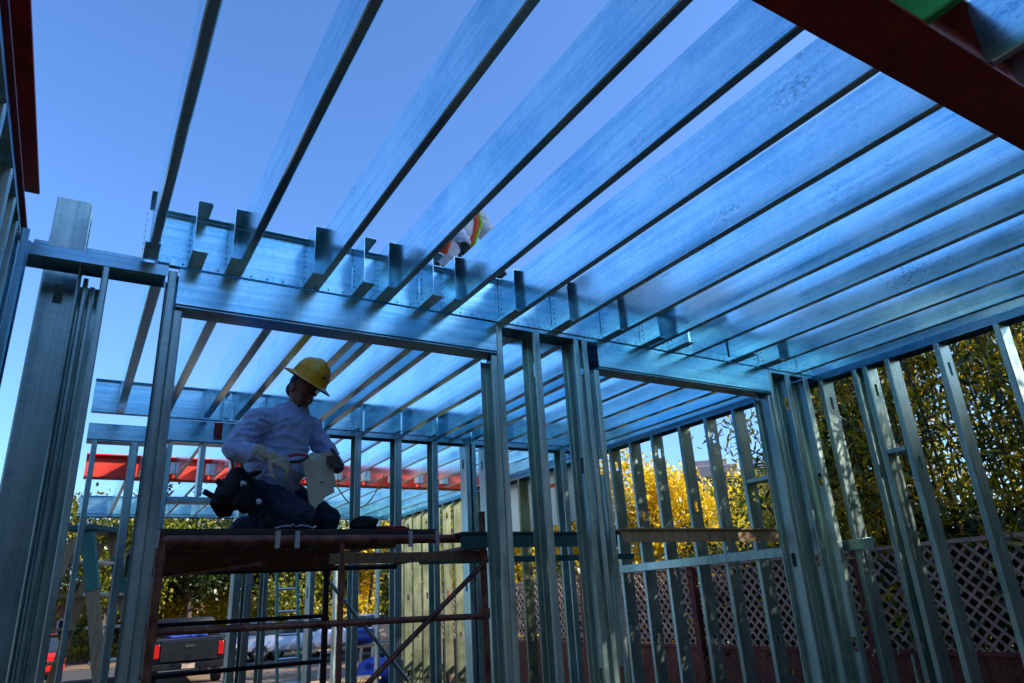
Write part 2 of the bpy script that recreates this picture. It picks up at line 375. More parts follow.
# ================================================================== ROOM 1 (near bay)
JX = [0.117 + 0.4045*k for k in range(13)]
NJ = len(JX)
BEAM_Y = 0.85
for k, x in enumerate(JX):
    joist(x, BEAM_Y+0.01, 3.462, f'{ORD[k]} steel joist from the left overhead in the nearest bay', 'joists over the near bay')
for k, (x, mt) in enumerate([(0.6,'galv'),(1.3,'galv'),(2.08,'green_galv'),(2.485,'galv'),(2.95,'galv'),(3.35,'galv')]):
    lab = 'green primed joist end landing on the near red beam, top right' if mt == 'green_galv' else f'{ORD[k if k<2 else k-1]} bluish steel joist from the left on the near side of the near red beam'
    joist(x, -3.8, BEAM_Y-(0.09 if x == 2.485 else 0.02), lab, 'joists behind the near red beam' if mt != 'green_galv' else None, mat=mt)
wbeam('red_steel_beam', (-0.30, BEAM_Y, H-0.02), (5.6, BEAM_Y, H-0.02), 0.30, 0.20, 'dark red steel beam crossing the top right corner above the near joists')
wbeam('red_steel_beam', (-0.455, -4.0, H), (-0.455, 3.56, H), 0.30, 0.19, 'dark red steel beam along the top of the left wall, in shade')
# rim and header of the front wall
FY = 3.47
rm = rim(0.17, 5.15, FY+0.002, 'long steel rim joist above the header, closing the ends of the near joists')
def header(x0, x1, y, z0, z1, label, name='steel_header', depth=0.15, red=None):
    e = empty(name, (x0, y, z0), 0, label, 'header')
    member('front_channel', (x1-x0, 0.0, (z1-z0)/2), Y_, -Z_, -X_, z1-z0-0.004, 0.05, x1-x0, None, None, parent=e, lip=0.0, mat='galv_header')
    member('rear_channel', (0, depth, (z1-z0)/2), -Y_, -Z_, X_, z1-z0-0.004, 0.05, x1-x0, None, None, parent=e, lip=0.0, mat='galv_header')
    MB().box(0.002, x1-x0-0.002, 0.006, depth-0.006, -0.006, -0.001).build('bottom_track', 'galv_track', e)
    if red: MB().box(red[0]-x0, red[1]-x0, -0.0045, -0.0015, 0.03, z1-z0-0.01).build('paint_mark', 'red_steel', e)
    return e
header(0.27, 2.07, FY, 1.44, 1.64, 'long blue steel header over the left opening, above the kneeling worker')
header(2.86, 4.58, FY, 1.44, 1.64, 'blue steel header over the right opening of the near wall')
track((2.07, FY+0.075, H-0.002), (2.86, FY+0.075, H-0.002), 0.152, 'short top track over the three middle posts between both headers')
track((4.58, FY+0.075, H-0.002), (5.15, FY+0.075, H-0.002), 0.152, 'short top track in the right corner of the near wall')
track((-0.372, FY+0.075, 1.642), (0.22, FY+0.075, 1.645), 0.152, 'bare steel top track left of the long header, crossing the wide stud', fl=0.06)
track((-0.36, FY+0.30, 1.78), (0.12, FY+0.30, 1.78), 0.10, 'thin upper track seen just above the bare top track at left', fl=0.02)
# seam ledge under the rim
MBs = MB().box(0.22, 5.14, FY-0.012, FY-0.002, 1.640, 1.676).build('seam_plate', 'galv_header')
tag(MBs, 'narrow riveted steel strip along the seam between header and rim joist', 'steel strip')
riv = MB()
for i in range(60):
    x = 0.28 + i*0.081; riv.lathe([(0.0005,0.004),(0.004,0.003),(0.006,0.0)], (x, FY-0.012, 1.653), 6, Matrix.Rotation(PI/2, 4, 'X'))
rv = riv.build('rivets', 'galv_track'); rv.parent = MBs; rv['kind'] = 'stuff'

# joist stubs / web stiffeners at the rim
def stub(x, label, z=H, top=0.275, length=0.19, w=0.07, y=FY-0.004, down=0.0):
    e = empty('joist_stub', (x, y-length, z), 0, label, 'joist stub', 'short joist stubs along the rim joist')
    member('channel', (0, length, top/2), X_, Z_, -Y_, top, w, length, None, None, parent=e)
    m = MB()
    for k in range(7): m.lathe([(0.0005,0.0018),(0.0045,0.0014),(0.0062,0.0)], (-0.0003, length-0.03, 0.035+k*0.033), 6, Matrix.Rotation(-PI/2, 4, 'Y'))
    s = m.build('screws', 'black', e)
    return e
SX = [(0.095,''),(0.30,'x'),(0.475,''),(0.875,''),(1.145,'x'),(1.285,''),(1.555,'x'),(1.695,''),(2.10,''),(2.50,''),(2.91,''),(3.26,'x'),(3.53,'x'),(4.50,'x'),(4.19,'x')]
for i, (x, k) in enumerate(sorted(SX)):
    stub(x, f'{ORD[i]} short joist stub from the left, standing at the rim joist above the header')

# posts and studs of the front wall
ZF = FLOOR
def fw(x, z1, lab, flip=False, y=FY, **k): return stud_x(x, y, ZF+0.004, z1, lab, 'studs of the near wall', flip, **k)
fw(-0.055, 1.58, 'thin steel stud under the bare top track, left of the long header', depth=0.09, fl=0.03)
fw(0.222, 1.615, 'front steel post at the left end of the long header, beside the scaffold leg', flip=True)
fw(0.264, 1.41, 'narrow trimmer stud under the left end of the long header')
fw(2.030, 1.415, 'steel trimmer stud carrying the right end of the long header', flip=True)
fw(2.074, 1.615, 'steel king stud just right of the trimmer at the long header', flip=True)
fw(2.345, 1.615, 'single steel stud halfway between both openings of the near wall', fl=0.05, flip=True)
fw(2.665, 1.615, 'first of the steel studs clustered left of the right opening', flip=True)
fw(2.735, 1.615, 'middle of the steel studs clustered left of the right opening', flip=True)
fw(2.815, 1.415, 'steel trimmer stud under the left end of the right header', flip=True)
fw(4.535, 1.415, 'steel trimmer stud under the right end of the right header', flip=True)
fw(4.585, 1.615, 'steel king stud right of the trimmer at the right header', flip=True)
fw(4.79, 1.615, 'wide faced steel stud between king stud and right corner post', fl=0.06, flip=True)
fw(5.02, 1.615, 'steel corner stud where the near wall meets the right wall', fl=0.06, flip=True)
for x0, x1, n in ((2.03,2.86,'middle'),(4.53,5.15,'right corner')):
    track((x0, FY+0.075, FLOOR+0.002), (x1, FY+0.075, FLOOR+0.002), 0.154, f'floor track under the {n} studs of the near wall', down=False)
# bundle standing at the left
e = member('loose_stud', (-0.222, 3.70, ZF+0.002), Y_, -X_, Z_, 0.155, 0.05, 3.47, 'wide bluish steel stud standing upright at far left, taller than the wall', 'stud', None, 'galv_stud', slots=(0.5, 1.35, 2.95))
for i, (x, y, d, h) in enumerate([(-0.152, 3.68, 0.012, 3.40), (-0.128, 3.70, 0.022, 3.02), (-0.098, 3.75, 0.022, 3.00)]):
    member('loose_stud', (x, y, ZF+0.002), X_, Y_, Z_, 0.15, d, h, ['tall stud with reddish edge directly right of the wide upright stud', 'second narrow stud right of the wide upright stud', 'third narrow stud right of the wide upright stud'][i], 'stud', None, 'galv_stud')
member('loose_stud', (-0.235, 3.80, ZF+0.002), Y_, -X_, Z_, 0.150, 0.05, 3.30, 'second wide steel stud nested right behind the tall upright one', 'stud', None, 'galv_stud')
for i, (x, y) in enumerate([(-0.365, 3.30), (-0.405, 3.34), (-0.445, 3.37)]):
    member('loose_stud', (x, y, ZF+0.002), X_, Y_, Z_, 0.12, 0.030, 3.04, ['nearest to the tall one', 'middle', 'outermost'][i]+' of three dark studs bundled under the left red beam', 'stud', None, 'galv_track')
# left wall of near bay
for i, y in enumerate([0.35, 0.75, 1.16, 1.57, 1.97, 2.38, 2.78, 3.0, 3.2, 3.38]):
    stud_y(-0.527, y, ZF+0.004, 1.615, f'{ORD[i]} steel stud of the shaded left wall, counted from the camera', 'studs of the left wall')
track((-0.452, -4, 1.636), (-0.452, 3.45, 1.636), 0.152, 'top track of the left wall beneath the dark red beam')

# ================================================================== RIGHT WALL (all bays)
RX = 5.16
ys_right = [-0.42, 0.0, 0.40, 0.80, 1.21, 1.61, 2.02, 2.43, 2.81]
for i, y in enumerate(ys_right):
    stud_y(RX, y, ZF+0.004, 1.615, f'{ORD[len(ys_right)-1-i]} wide spaced steel stud from the corner towards the camera, bamboo behind', 'studs of the right wall near bay')
for i, y in enumerate([3.0, 3.09, 3.40]):
    stud_y(RX, y, ZF+0.004, 1.615, ['nearest of the studs crowded beside the right corner', 'second of the studs crowded beside the right corner', 'stud of the right wall touching the corner'][i], 'studs at the right corner', flip=(i == 1))
ys2 = [3.72, 4.02, 4.36, 4.72, 5.08, 5.50, 5.86, 6.22]
for i, y in enumerate(ys2):
    stud_y(RX, y, ZF+0.004, 1.615, f'{ORD[i]} stud of the right wall beyond the near wall, against yellow leaves', 'studs of the right wall middle bay')
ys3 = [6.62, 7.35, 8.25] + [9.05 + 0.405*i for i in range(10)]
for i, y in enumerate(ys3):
    stud_y(RX, y, ZF+0.004, 1.615, f'{ORD[i]} greenish reflection-painted steel stud of the far right wall, counted away from the camera', 'studs of the right wall far bay', mat='galv_leaf_reflect')
track((RX+0.075, -4, 1.646), (RX+0.075, 13.0, 1.646), 0.154, 'long top track of the right wall under the joists', fl=0.06)
track((RX+0.075, -4, FLOOR+0.002), (RX+0.075, 13.0, FLOOR+0.002), 0.154, 'long floor track of the right wall', down=False)
# rim along right wall
member('rim_joist', (RX+0.15, 13.0, H+0.13), -X_, -Z_, -Y_, 0.254, 0.05, 12.1, 'long edge joist on top of the right wall', 'rim joist', None, 'galv')
# horizontal channel and window sill
bc = MB().box(RX-0.036, RX-0.004, 3.25, 6.25, 0.225, 0.305, 0.004).build('bracing_channel', 'galv_stud')
tag(bc, 'horizontal grey steel channel running along the right wall above the lattice', 'bracing channel')
ws = MB().box(RX+0.003, RX+0.15, 4.06, 4.35, 0.885, 0.92, 0.003).build('window_sill', 'galv_stud'); tag(ws, 'short steel sill between two studs beyond the right header', 'sill')
ws = MB().box(RX+0.003, RX+0.15, 2.86, 3.0, 0.885, 0.92, 0.003).build('window_sill', 'galv_stud'); tag(ws, 'small steel sill in the gap beside the right corner', 'sill')

# ================================================================== ROOM 2 (middle bay)
R2Y0, R2Y1 = FY+0.155, 6.5
j2 = [0.16, 0.50, 0.82, 1.07, 1.36, 1.47, 1.76, 1.90, 2.30, 2.70, 3.10, 3.28, 3.50, 3.91, 4.31, 4.70, 5.02]
for k, x in enumerate(j2):
    joist(x, R2Y0, R2Y1-0.02, f'{ORD[k]} steel joist from the left over the middle bay, beyond the header', 'joists over the middle bay', fl=0.058)
rim(-0.02, 5.15, R2Y1, 'rim joist above the middle wall, behind the worker')
for i, x in enumerate([0.44, 0.98, 1.38, 1.80, 2.20, 2.62, 3.02, 3.43, 3.84, 4.25]):
    e = empty('joist_stub', (x, R2Y1-0.12, H), 0, f'{ORD[i]} small web stiffener from the left on the rim joist of the middle wall', 'joist stub', 'web stiffeners on the middle wall rim joist')
    member('channel', (0, 0.115, 0.12), X_, Z_, -Y_, 0.24, 0.045, 0.11, None, None, parent=e)
header(0.56, 1.24, R2Y1, 1.45, 1.64, 'small header with a red paint mark over the opening left of the worker', red=(0.93, 1.0))
header(-0.02, 0.50, R2Y1, 1.42, 1.56, 'short header at far left of the middle wall')
track((1.24, R2Y1+0.075, H-0.002), (5.15, R2Y1+0.075, H-0.002), 0.152, 'dark top track of the middle wall behind the worker', fl=0.05)
def mw(x, z0, z1, lab, fl=0.041, flip=False): return stud_x(x, R2Y1, z0, z1, lab, 'studs of the middle wall', flip, fl=fl)
mw(0.02, ZF+0.004, 1.42, 'leftmost steel stud of the middle wall')
mw(0.30, ZF+0.004, 1.42, 'second steel stud from the left in the middle wall', fl=0.06, flip=True)
mw(0.50, ZF+0.004, 1.64, 'wide steel stud of the middle wall behind the left end post', fl=0.06, flip=True)
mw(0.575, ZF+0.004, 1.42, 'trimmer stud at the left side of the small high opening', flip=True)
mw(0.84, 0.985, 1.42, 'short stud standing on the sill left of the worker')
mw(1.10, 0.985, 1.42, 'short stud on the sill directly behind the worker elbow')
ms = MB().box(0.62, 1.18, R2Y1+0.002, R2Y1+0.15, 0.935, 0.98, 0.003).build('window_sill', 'galv_stud'); tag(ms, 'long steel sill of the high opening left of the worker', 'sill')
mw(1.195, ZF+0.004, 1.64, 'left one of a pair of studs behind the worker', fl=0.06)
mw(1.29, ZF+0.004, 1.64, 'right one of a pair of studs behind the worker', fl=0.06, flip=True)
mw(1.44, ZF+0.004, 1.64, 'single middle wall stud seen below the deck near the green ladder', flip=True)
mw(1.84, ZF+0.004, 1.64, 'middle wall stud seen below the deck beside the black scaffold post')
mw(2.225, ZF+0.004, 1.64, 'middle wall stud right of the worker, beside his held board', fl=0.06, flip=True)
mw(2.635, ZF+0.004, 1.64, 'second middle wall stud right of the worker', fl=0.07, flip=True)
mw(3.045, ZF+0.004, 1.64, 'third middle wall stud right of the worker', fl=0.06, flip=True)
mw(3.43, ZF+0.004, 1.64, 'fourth middle wall stud right of the worker, left of a close pair', fl=0.05)
mw(3.50, ZF+0.004, 1.64, 'fifth middle wall stud right of the worker, in a close pair', fl=0.05, flip=True)
mw(3.66, ZF+0.004, 1.64, 'middle wall stud hidden close behind the long header trimmer', fl=0.05)
mw(4.66, ZF+0.004, 1.64, 'middle wall stud seen between the single stud and the right cluster', fl=0.07, flip=True)
mw(5.05, ZF+0.004, 1.64, 'last middle wall stud before the right wall corner', fl=0.06)
# left wall of the middle and far bay
for i, y in enumerate([4.05, 4.45, 4.85, 5.25, 5.65, 6.05]):
    stud_y(-0.20, y, ZF+0.004, 1.615, f'{ORD[i]} steel stud of the middle bay left wall, counted away from the camera', 'studs of the middle bay left wall')
track((-0.125, 3.9, 1.64), (-0.125, 6.5, 1.64), 0.152, 'top track of the middle bay left wall')

# ================================================================== ROOM 3 (far bays)
wbeam('red_steel_beam', (0.0, 9.62, H-0.01), (5.6, 9.62, H-0.01), 0.28, 0.18, 'sunlit bright red steel beam across the far bay behind the worker', mt='red_sunlit')
for k in range(12):
    x = 0.55 + 0.41*k
    joist(x, R2Y1+0.16, 9.60, f'{ORD[k]} steel joist from the left between the middle wall and the sunlit red beam', 'joists over the far bay')
    joist(x-0.12, 9.65, 12.86, f'{ORD[k]} steel joist from the left beyond the sunlit red beam', 'joists over the last bay')
    if k > 0:
        c = MB().box(x-0.05, x-0.004, 9.51, 9.606, H+0.06, H+0.20, 0.003).build('joist_clip', 'white_board')
        tag(c, f'{ORD[k-1]} pale clip from the left fixing a joist to the sunlit red beam', 'clip', 'pale clips on the sunlit red beam')
rim(0.0, 5.15, 12.9, 'farthest rim joist closing the last bay')
track((0.0, 12.975, H-0.002), (5.15, 12.975, H-0.002), 0.152, 'farthest top track above the yard opening', fl=0.04)
for i, x in enumerate([0.05, 2.6, 4.1, 4.9]):
    stud_x(x, 12.9, ZF+0.004, 1.615, ['leftmost', 'second', 'third', 'rightmost'][i] + ' stud of the farthest wall by the yard', 'studs of the farthest wall')
wp = MB().box(RX+0.156, RX+0.172, 6.75, 9.6, 0.90, 2.2, 0.002).build('white_sheathing_board', 'white_board'); tag(wp, 'large white sheathing board fixed outside the far right wall', 'sheathing board')
rp = MB().box(RX+0.1535, RX+0.1555, 7.6, 8.2, 1.38, 1.43).build('red_tape', 'orange', wp)
# yellow cord hanging
pts = []
for i in range(15):
    t = i/14; pts.append((2.35+0.75*t, 8.0, 1.62 - 0.62*math.sin(PI*min(1, t*0.95))**1.0*(0.55+0.45*t) ))
tag(MB().tube(pts, 0.008, 6).build('hanging_cord', 'cord', smooth=True), 'thin yellow cord looping down below the far joists', 'cord')

# decking sheets over middle bay
dk = MB().box(1.95, 3.2, FY+0.22, 4.45, H+0.279, H+0.297).build('plywood_sheet', 'ply'); tag(dk, 'dark plywood sheet laid over the middle bay joists', 'plywood sheet')
dk = MB().box(3.22, 4.3, FY+0.20, 4.2, H+0.279, H+0.297).build('plywood_sheet', 'ply'); tag(dk, 'second dark plywood sheet over the joists beyond the right header', 'plywood sheet')

# ================================================================== SCAFFOLD
sx0, sx1, sy0, sy1, sz = 0.40, 2.33, 4.22, 5.72, 0.44
sc = empty('scaffold', (sx0, sy0, FLOOR), 0, 'rusty red tube scaffold carrying the kneeling worker', 'scaffold')
def sp(name, pts, r, mat='rust'):
    P = [(p[0]-sx0, p[1]-sy0, p[2]-FLOOR) for p in pts]
    return MB().tube(P, r, 12).build(name, mat, sc, smooth=True)
for (x, y, top, mat) in ((sx0,sy0,sz-0.01,'rust'),(sx1,sy0,sz+0.14,'rust'),(sx0,sy1,sz-0.05,'rust'),(1.745,sy1,sz-0.06,'dark_tube'),(1.375,sy0,sz-0.045,'rust')):
    p = sp('post', [(x,y,FLOOR+0.012),(x,y,top)], 0.024 if x != 1.375 else 0.017, mat)
    MB().box(x-sx0-0.06, x-sx0+0.06, y-sy0-0.06, y-sy0+0.06, 0.0, 0.010).build('base_plate', 'rust', sc)
    if x != 1.375:
        for zz in (-0.06, 0.30):
            MB().tube([(x-sx0, y-sy0, zz-0.03-FLOOR), (x-sx0, y-sy0, zz+0.03-FLOOR)], 0.031, 10).build('coupler', mat, sc, smooth=True)
sp('front_rail', [(sx0,sy0,0.405),(sx1,sy0,0.405)], 0.027)
sp('front_rail', [(sx0,sy0,-0.045),(sx1,sy0,-0.075)], 0.019)
sp('front_rail', [(sx0,sy0,-1.05),(sx1,sy0,-1.05)], 0.019)
sp('rear_rail', [(sx0,sy1,0.33),(sx1,sy1,0.33)], 0.022, 'dark_tube')
sp('rear_rail', [(sx0,sy1,-0.02),(1.745,sy1,-0.02)], 0.016, 'dark_tube')
sp('rear_rail', [(sx0,sy1,-0.34),(1.745,sy1,-0.34)], 0.016, 'dark_tube')
for x in (sx0, sx1): sp('side_rail', [(x,sy0,0.36),(x,sy1,0.36)], 0.022, 'rust'); sp('side_rail', [(x,sy0,-0.95),(x,sy1,-0.95)], 0.02, 'dark_tube')
sp('diagonal_brace', [(sx1-0.02,sy0-0.03,0.24),(1.05,sy0-0.03,-0.78)], 0.016)
sp('diagonal_brace', [(1.76,sy1+0.03,0.25),(2.45,sy1+0.03,-0.55)], 0.015, 'galv_stud')
sp('diagonal_brace', [(1.0,sy0+0.3,0.30),(0.62,sy1-0.1,0.30)], 0.014, 'rust')
MB().box(1.30-sx0, sx1-0.03-sx0, -0.012+0.0, 0.012, 0.265-FLOOR, 0.325-FLOOR, 0.004).build('truss_bar', 'wood', sc)
MB().box(-0.02-0.028, 0.004-0.02, -0.034, 0.02, 0.36-FLOOR, 0.455-FLOOR, 0.003).build('hook', 'alu', sc)
for hx in (0.99, 1.10, 1.80, 1.985):
    MB().box(hx-sx0-0.014, hx-sx0+0.014, -0.040, -0.028, 0.355-FLOOR, 0.45-FLOOR, 0.003).build('hook', 'alu', sc)
for hy in (0.12, -0.0):
    pass
# planks lying on the frames
for i, (x0, x1, y0, y1, z0) in enumerate([(0.33,2.02,4.252,4.55,0.438),(0.36,2.0,4.57,4.95,0.438),(0.34,1.72,4.97,5.33,0.438),(0.33,1.70,5.35,5.76,0.438)]):
    q = empty('scaffold_plank', (x0, y0, z0), 0, ['front deck plank of the scaffold, its edge nearest the camera', 'second deck plank from the front, beneath the worker knees', 'third deck plank from the front of the scaffold', 'rearmost deck plank of the scaffold'][i], 'plank', 'deck planks of the scaffold')
    MB().box(0, x1-x0, 0, y1-y0, 0.0, 0.032, 0.003).build('deck_board', 'ply', q)
    for yy in (0.0, y1-y0-0.03): MB().box(0, x1-x0, yy+0.001, yy+0.029, (-0.13 if i == 3 else -0.03), -0.001, 0.003).build('side_rail', 'wood', q)
    for k in range(4): MB().box(0.1+k*0.45, 0.14+k*0.45, 0.035, y1-y0-0.035, -0.026, -0.001).build('cross_rib', 'wood', q)
pk = MB().box(2.36, 3.33, 4.08, 4.40, 0.345, 0.40, 0.004)
def chan_plank(x0, x1, y, z, mat, lab):
    q = empty('scaffold_plank', (x0, y, z), 0, lab, 'plank')
    MB().box(0, x1-x0, 0, 0.012, 0, 0.10, 0.002).build('web', mat, q); MB().box(0, x1-x0, 0.0125, 0.3, 0.085, 0.10, 0.002).build('deck_board', mat, q)
    MB().box(0, x1-x0, -0.02, -0.0005, 0.088, 0.1, 0.002).build('lip', mat, q); return q
chan_plank(2.12, 3.40, 4.12, 0.338, 'teal_steel', 'dark teal steel plank bridging from the scaffold behind the middle posts')
chan_plank(3.36, 5.12, 4.02, 0.352, 'lad_wood', 'brown plank bridging to the right wall above the lattice')
tag(MB().box(2.4, 4.6, 5.35, 5.42, 0.32, 0.37, 0.004).build('timber_rail', 'teal_steel'), 'thin dark rail behind and below the teal plank', 'rail')
# sawhorse-like support for plank's end
tag(MB().tube([(2.5,4.3,FLOOR),(2.5,4.3,0.335)],0.02,10).build('prop_post','dark_tube',smooth=True), 'dark round prop under the teal plank, behind the middle posts', 'prop')

# ================================================================== FENCE
def lattice_panel(y0, y1, label):
    x = 7.0
    e = empty('lattice_fence_panel', (x, y0, YARD), 0, label, 'fence panel', 'panels of the lattice topped fence')
    L = y1-y0; zb, zm, zt = 0.05, YARD*-1-0.66, YARD*-1+0.30
    m = MB(); n = int(L/0.145)
    for i in range(n): w = L/n; m.box(-0.012, 0.012, i*w+0.003, (i+1)*w-0.003, zb, zm-0.002)
    m.build('boards', 'board_red', e)
    l = MB(); hgt = zt-zm; st = 0.105
    def clip(c, sgn, xo):
        # line y = c + sgn*(z), z in 0..hgt, clip to 0..L
        p0 = c; p1 = c + sgn*hgt; z0, z1 = 0.0, hgt
        lo, hi = min(p0, p1), max(p0, p1)
        if hi <= 0.01 or lo >= L-0.01: return
        def zat(y): return (y-c)/sgn
        for lim in (0.0, L):
            pass
        ya, yb = p0, p1
        if ya < 0: z0 = zat(0); ya = 0
        if ya > L: z0 = zat(L); ya = L
        if yb < 0: z1 = zat(0); yb = 0
        if yb > L: z1 = zat(L); yb = L
        if abs(z1-z0) < 0.03: return
        l.bar((xo, ya, zm+z0), (xo, yb, zm+z1), 0.026, 0.008, up=(1,0,0))
    c = -hgt
    while c < L+hgt:
        clip(c, 1, -0.006); clip(c, -1, 0.003); c += 0.122
    l.build('lattice', 'lattice', e)
    for nm, z in (('rail', zm), ('rail', zt)): MB().box(-0.03, 0.03, 0, L, z-0.02, z+0.02, 0.003).build(nm, 'lattice' if z == zt else 'board_red', e)
    MB().box(-0.045, 0.045, -0.045, 0.045, 0, zt+0.06, 0.004).build('post', 'board_red', e)
    return e
fy = [-2.6+2.4*i for i in range(9)]
for i in range(8): lattice_panel(fy[i]+0.05, fy[i+1]-0.05, f'{ORD[i]} fence panel with lattice top from the near end, beyond the right wall')
# chain link mesh in front of the boards as thin diagonal wires
cl = MB()
for k in range(-18, 230):
    y = -2.6 + k*0.085
    cl.bar((6.82, y, YARD+0.02), (6.82, y+0.88, YARD+0.90), 0.004, 0.004)
    cl.bar((6.825, y+0.88, YARD+0.02), (6.825, y, YARD+0.90), 0.004, 0.004)
cw = empty('chain_link_fence', (0,0,0), 0, 'low rusty chain link fence in front of the red brown boards', 'fence')
cl.build('wire_mesh', 'rust', cw)
for k in range(8): MB().tube([(6.84,-3.0+2.4*k,YARD),(6.84,-3.0+2.4*k,YARD+0.95)], 0.02, 8).build('post', 'galv_stud', cw, smooth=True)

# ================================================================== VEGETATION
def quads(name, P, A, B, mat, parent=None):
    """leaf blades: centre P, half length A, half width B -> four-point lozenge leaves"""
    n = len(P); vs = np.empty((n*4, 3), np.float32)
    vs[0::4] = P - A; vs[1::4] = P + B + A*0.1; vs[2::4] = P + A; vs[3::4] = P - B + A*0.1
    me = bpy.data.meshes.new(name); me.vertices.add(n*4); me.vertices.foreach_set('co', vs.ravel())
    me.loops.add(n*4); me.loops.foreach_set('vertex_index', np.arange(n*4, dtype=np.int32))
    me.polygons.add(n); me.polygons.foreach_set('loop_start', np.arange(0, n*4, 4, dtype=np.int32))
    try: me.polygons.foreach_set('loop_total', np.full(n, 4, dtype=np.int32))
    except Exception: pass
    me.update(calc_edges=True); me.materials.append(M[mat])
    o = bpy.data.objects.new(name, me); COL.objects.link(o)
    if parent: o.parent = parent
    return o
def unit(a): return a/np.maximum(1e-6, np.linalg.norm(a, axis=1, keepdims=True))
def leaf_cloud(C, n_per, spread, L, W, droop=0.0):
    """C cluster centres -> leaf arrays"""
    k = len(C); P = np.repeat(C, n_per, axis=0) + RNG.normal(size=(k*n_per, 3))*spread
    A = unit(RNG.normal(size=P.shape) + np.array([0, 0, -droop])); Q = unit(np.cross(A, RNG.normal(size=P.shape)))
    s = RNG.uniform(0.6, 1.25, size=(len(P), 1))
    return P, A*L*s/2, Q*W*s/2
def tree(loc, h, crown_r, label, mat, name='broadleaf_tree', n_cl=260, n_per=26, L=0.16, W=0.10, crown_h=None, trunk_h=None, group=None, seed=0, lean=(0,0)):
    rg = random.Random(seed); e = empty(name, loc, rg.uniform(0, 6), label, 'tree', group)
    crown_h = crown_h or crown_r*1.5; zc = h - crown_h/2; th = trunk_h or h-crown_h
    t = MB(); top = V((lean[0], lean[1], th))
    t.tube([(0,0,0),(0.03*h*0.2,0,th*0.5),tuple(top)], [h*0.032, h*0.024, h*0.018], 9)
    cl = []
    for i in range(9):
        a = i*2.4 + rg.uniform(-.4,.4); rr = crown_r*rg.uniform(.45,.8); z2 = zc + crown_h*rg.uniform(-.25,.4)
        end = V((math.cos(a)*rr, math.sin(a)*rr, z2)); mid = top.lerp(end, .5)+V((0,0,-0.05*h))
        t.tube([tuple(top-V((0,0,0.1))), tuple(mid), tuple(end)], [h*0.014, h*0.009, h*0.003], 6)
        for q in range(3):
            e2 = end + V((rg.uniform(-1,1), rg.uniform(-1,1), rg.uniform(-.3,.8)))*crown_r*0.35
            t.tube([tuple(mid.lerp(end, .6)), tuple(e2)], [h*0.005, h*0.0015], 5)
    t.build('trunk', 'bark', e, smooth=True)
    C = []
    lob = [(RNG.normal(size=3)*np.array([crown_r*.45, crown_r*.45, crown_h*.28]), RNG.uniform(.35,.6)) for _ in range(11)]
    while len(C) < n_cl:
        c, s = lob[RNG.integers(len(lob))]
        p = RNG.normal(size=3); p = p/np.linalg.norm(p)*RNG.uniform(.55,1.05)*np.array([crown_r*s, crown_r*s, crown_h*.5*s])+c
        if abs(p[2]) < crown_h*.62 and math.hypot(p[0], p[1]) < crown_r*1.12: C.append(p+np.array([0,0,zc]))
    quads('crown', *leaf_cloud(np.array(C), n_per, crown_r*0.075+0.04, L, W, .3), mat, e)
    return e
# yellow autumn trees beyond the fence
tree((11.8,13.5,YARD), 5.0, 2.2, 'bright yellow autumn tree beyond the fence, seen between the right wall studs', 'leaf_yellow', seed=1, n_cl=420, n_per=60, L=.10, W=.07, crown_h=4.2)
tree((9.6,15.2,YARD), 5.2, 2.0, 'yellow autumn tree left of the brightest one, behind the white sheathing board', 'leaf_yellow', seed=2, n_cl=380, n_per=60, L=.10, W=.07, crown_h=4.3)
tree((13.6,12.2,YARD), 3.9, 1.7, 'smaller yellow green tree below the distant tower', 'leaf_yellow', seed=3, n_cl=300, n_per=36, L=.10, W=.06, crown_h=3.0)
tree((10.6,18.5,YARD), 5.0, 2.2, 'farthest yellow autumn tree beyond the fence', 'leaf_yellow', seed=4, n_cl=260, n_per=30, L=.15, W=.1, crown_h=4.0)
tree((13.6,9.4,YARD), 3.6, 1.7, 'green bushy tree in front of the domed roof, beyond the right opening', 'leaf_green', seed=5, n_cl=320, n_per=34, L=.12, W=.06, crown_h=3.0)
tree((10.8,7.6,YARD), 3.1, 1.5, 'low green tree left of the bamboo', 'leaf_green', seed=6, n_cl=300, n_per=34, L=.11, W=.05, crown_h=2.6)
# unseen tall trees added outside the frame to shade the near bay
for i, (x, y, h) in enumerate([(15.2,-5.2,17.6),(15.4,-9.0,17.8)]):
    tree((x, y, YARD), h, 2.7, f'{ORD[i]} added tall dark shade tree behind the bamboo, out of frame to the right', 'leaf_dark', seed=70+i, n_cl=520, n_per=30, L=.34, W=.22, crown_h=5.6, group='added shade trees behind the bamboo')
# unseen trees and plywood added behind and left of camera to block sky reflections
for i, (x, y, h, rr) in enumerate([(-11,-3,7.0,3.4),(-12,3,6.4,3.2),(-12,9.5,6.0,3.2),(-10,-9,8.5,3.8),(-3,-13,9.5,4.2),(4.5,-14,9.0,4.2),(10.5,-13.5,9.5,4.0)]):
    tree((x, y, YARD), h, rr, f'{ORD[i]} added leafy sky-blocking tree behind or left of the camera, out of frame', 'leaf_dark', seed=90+i, n_cl=420, n_per=24, L=.38, W=.26, crown_h=h*.78, group='added trees behind the camera')
for i in range(4):  # unseen sheets added to darken what the header reflects
    tag(MB().box(-0.6+1.35*i, 0.72+1.35*i, -3.9, -1.3, H+0.279, H+0.297).build('plywood_sheet','ply'), f'{ORD[i]} added unseen plywood sheet over the joists behind the camera, out of frame', 'plywood sheet', 'added shading sheets behind the camera')
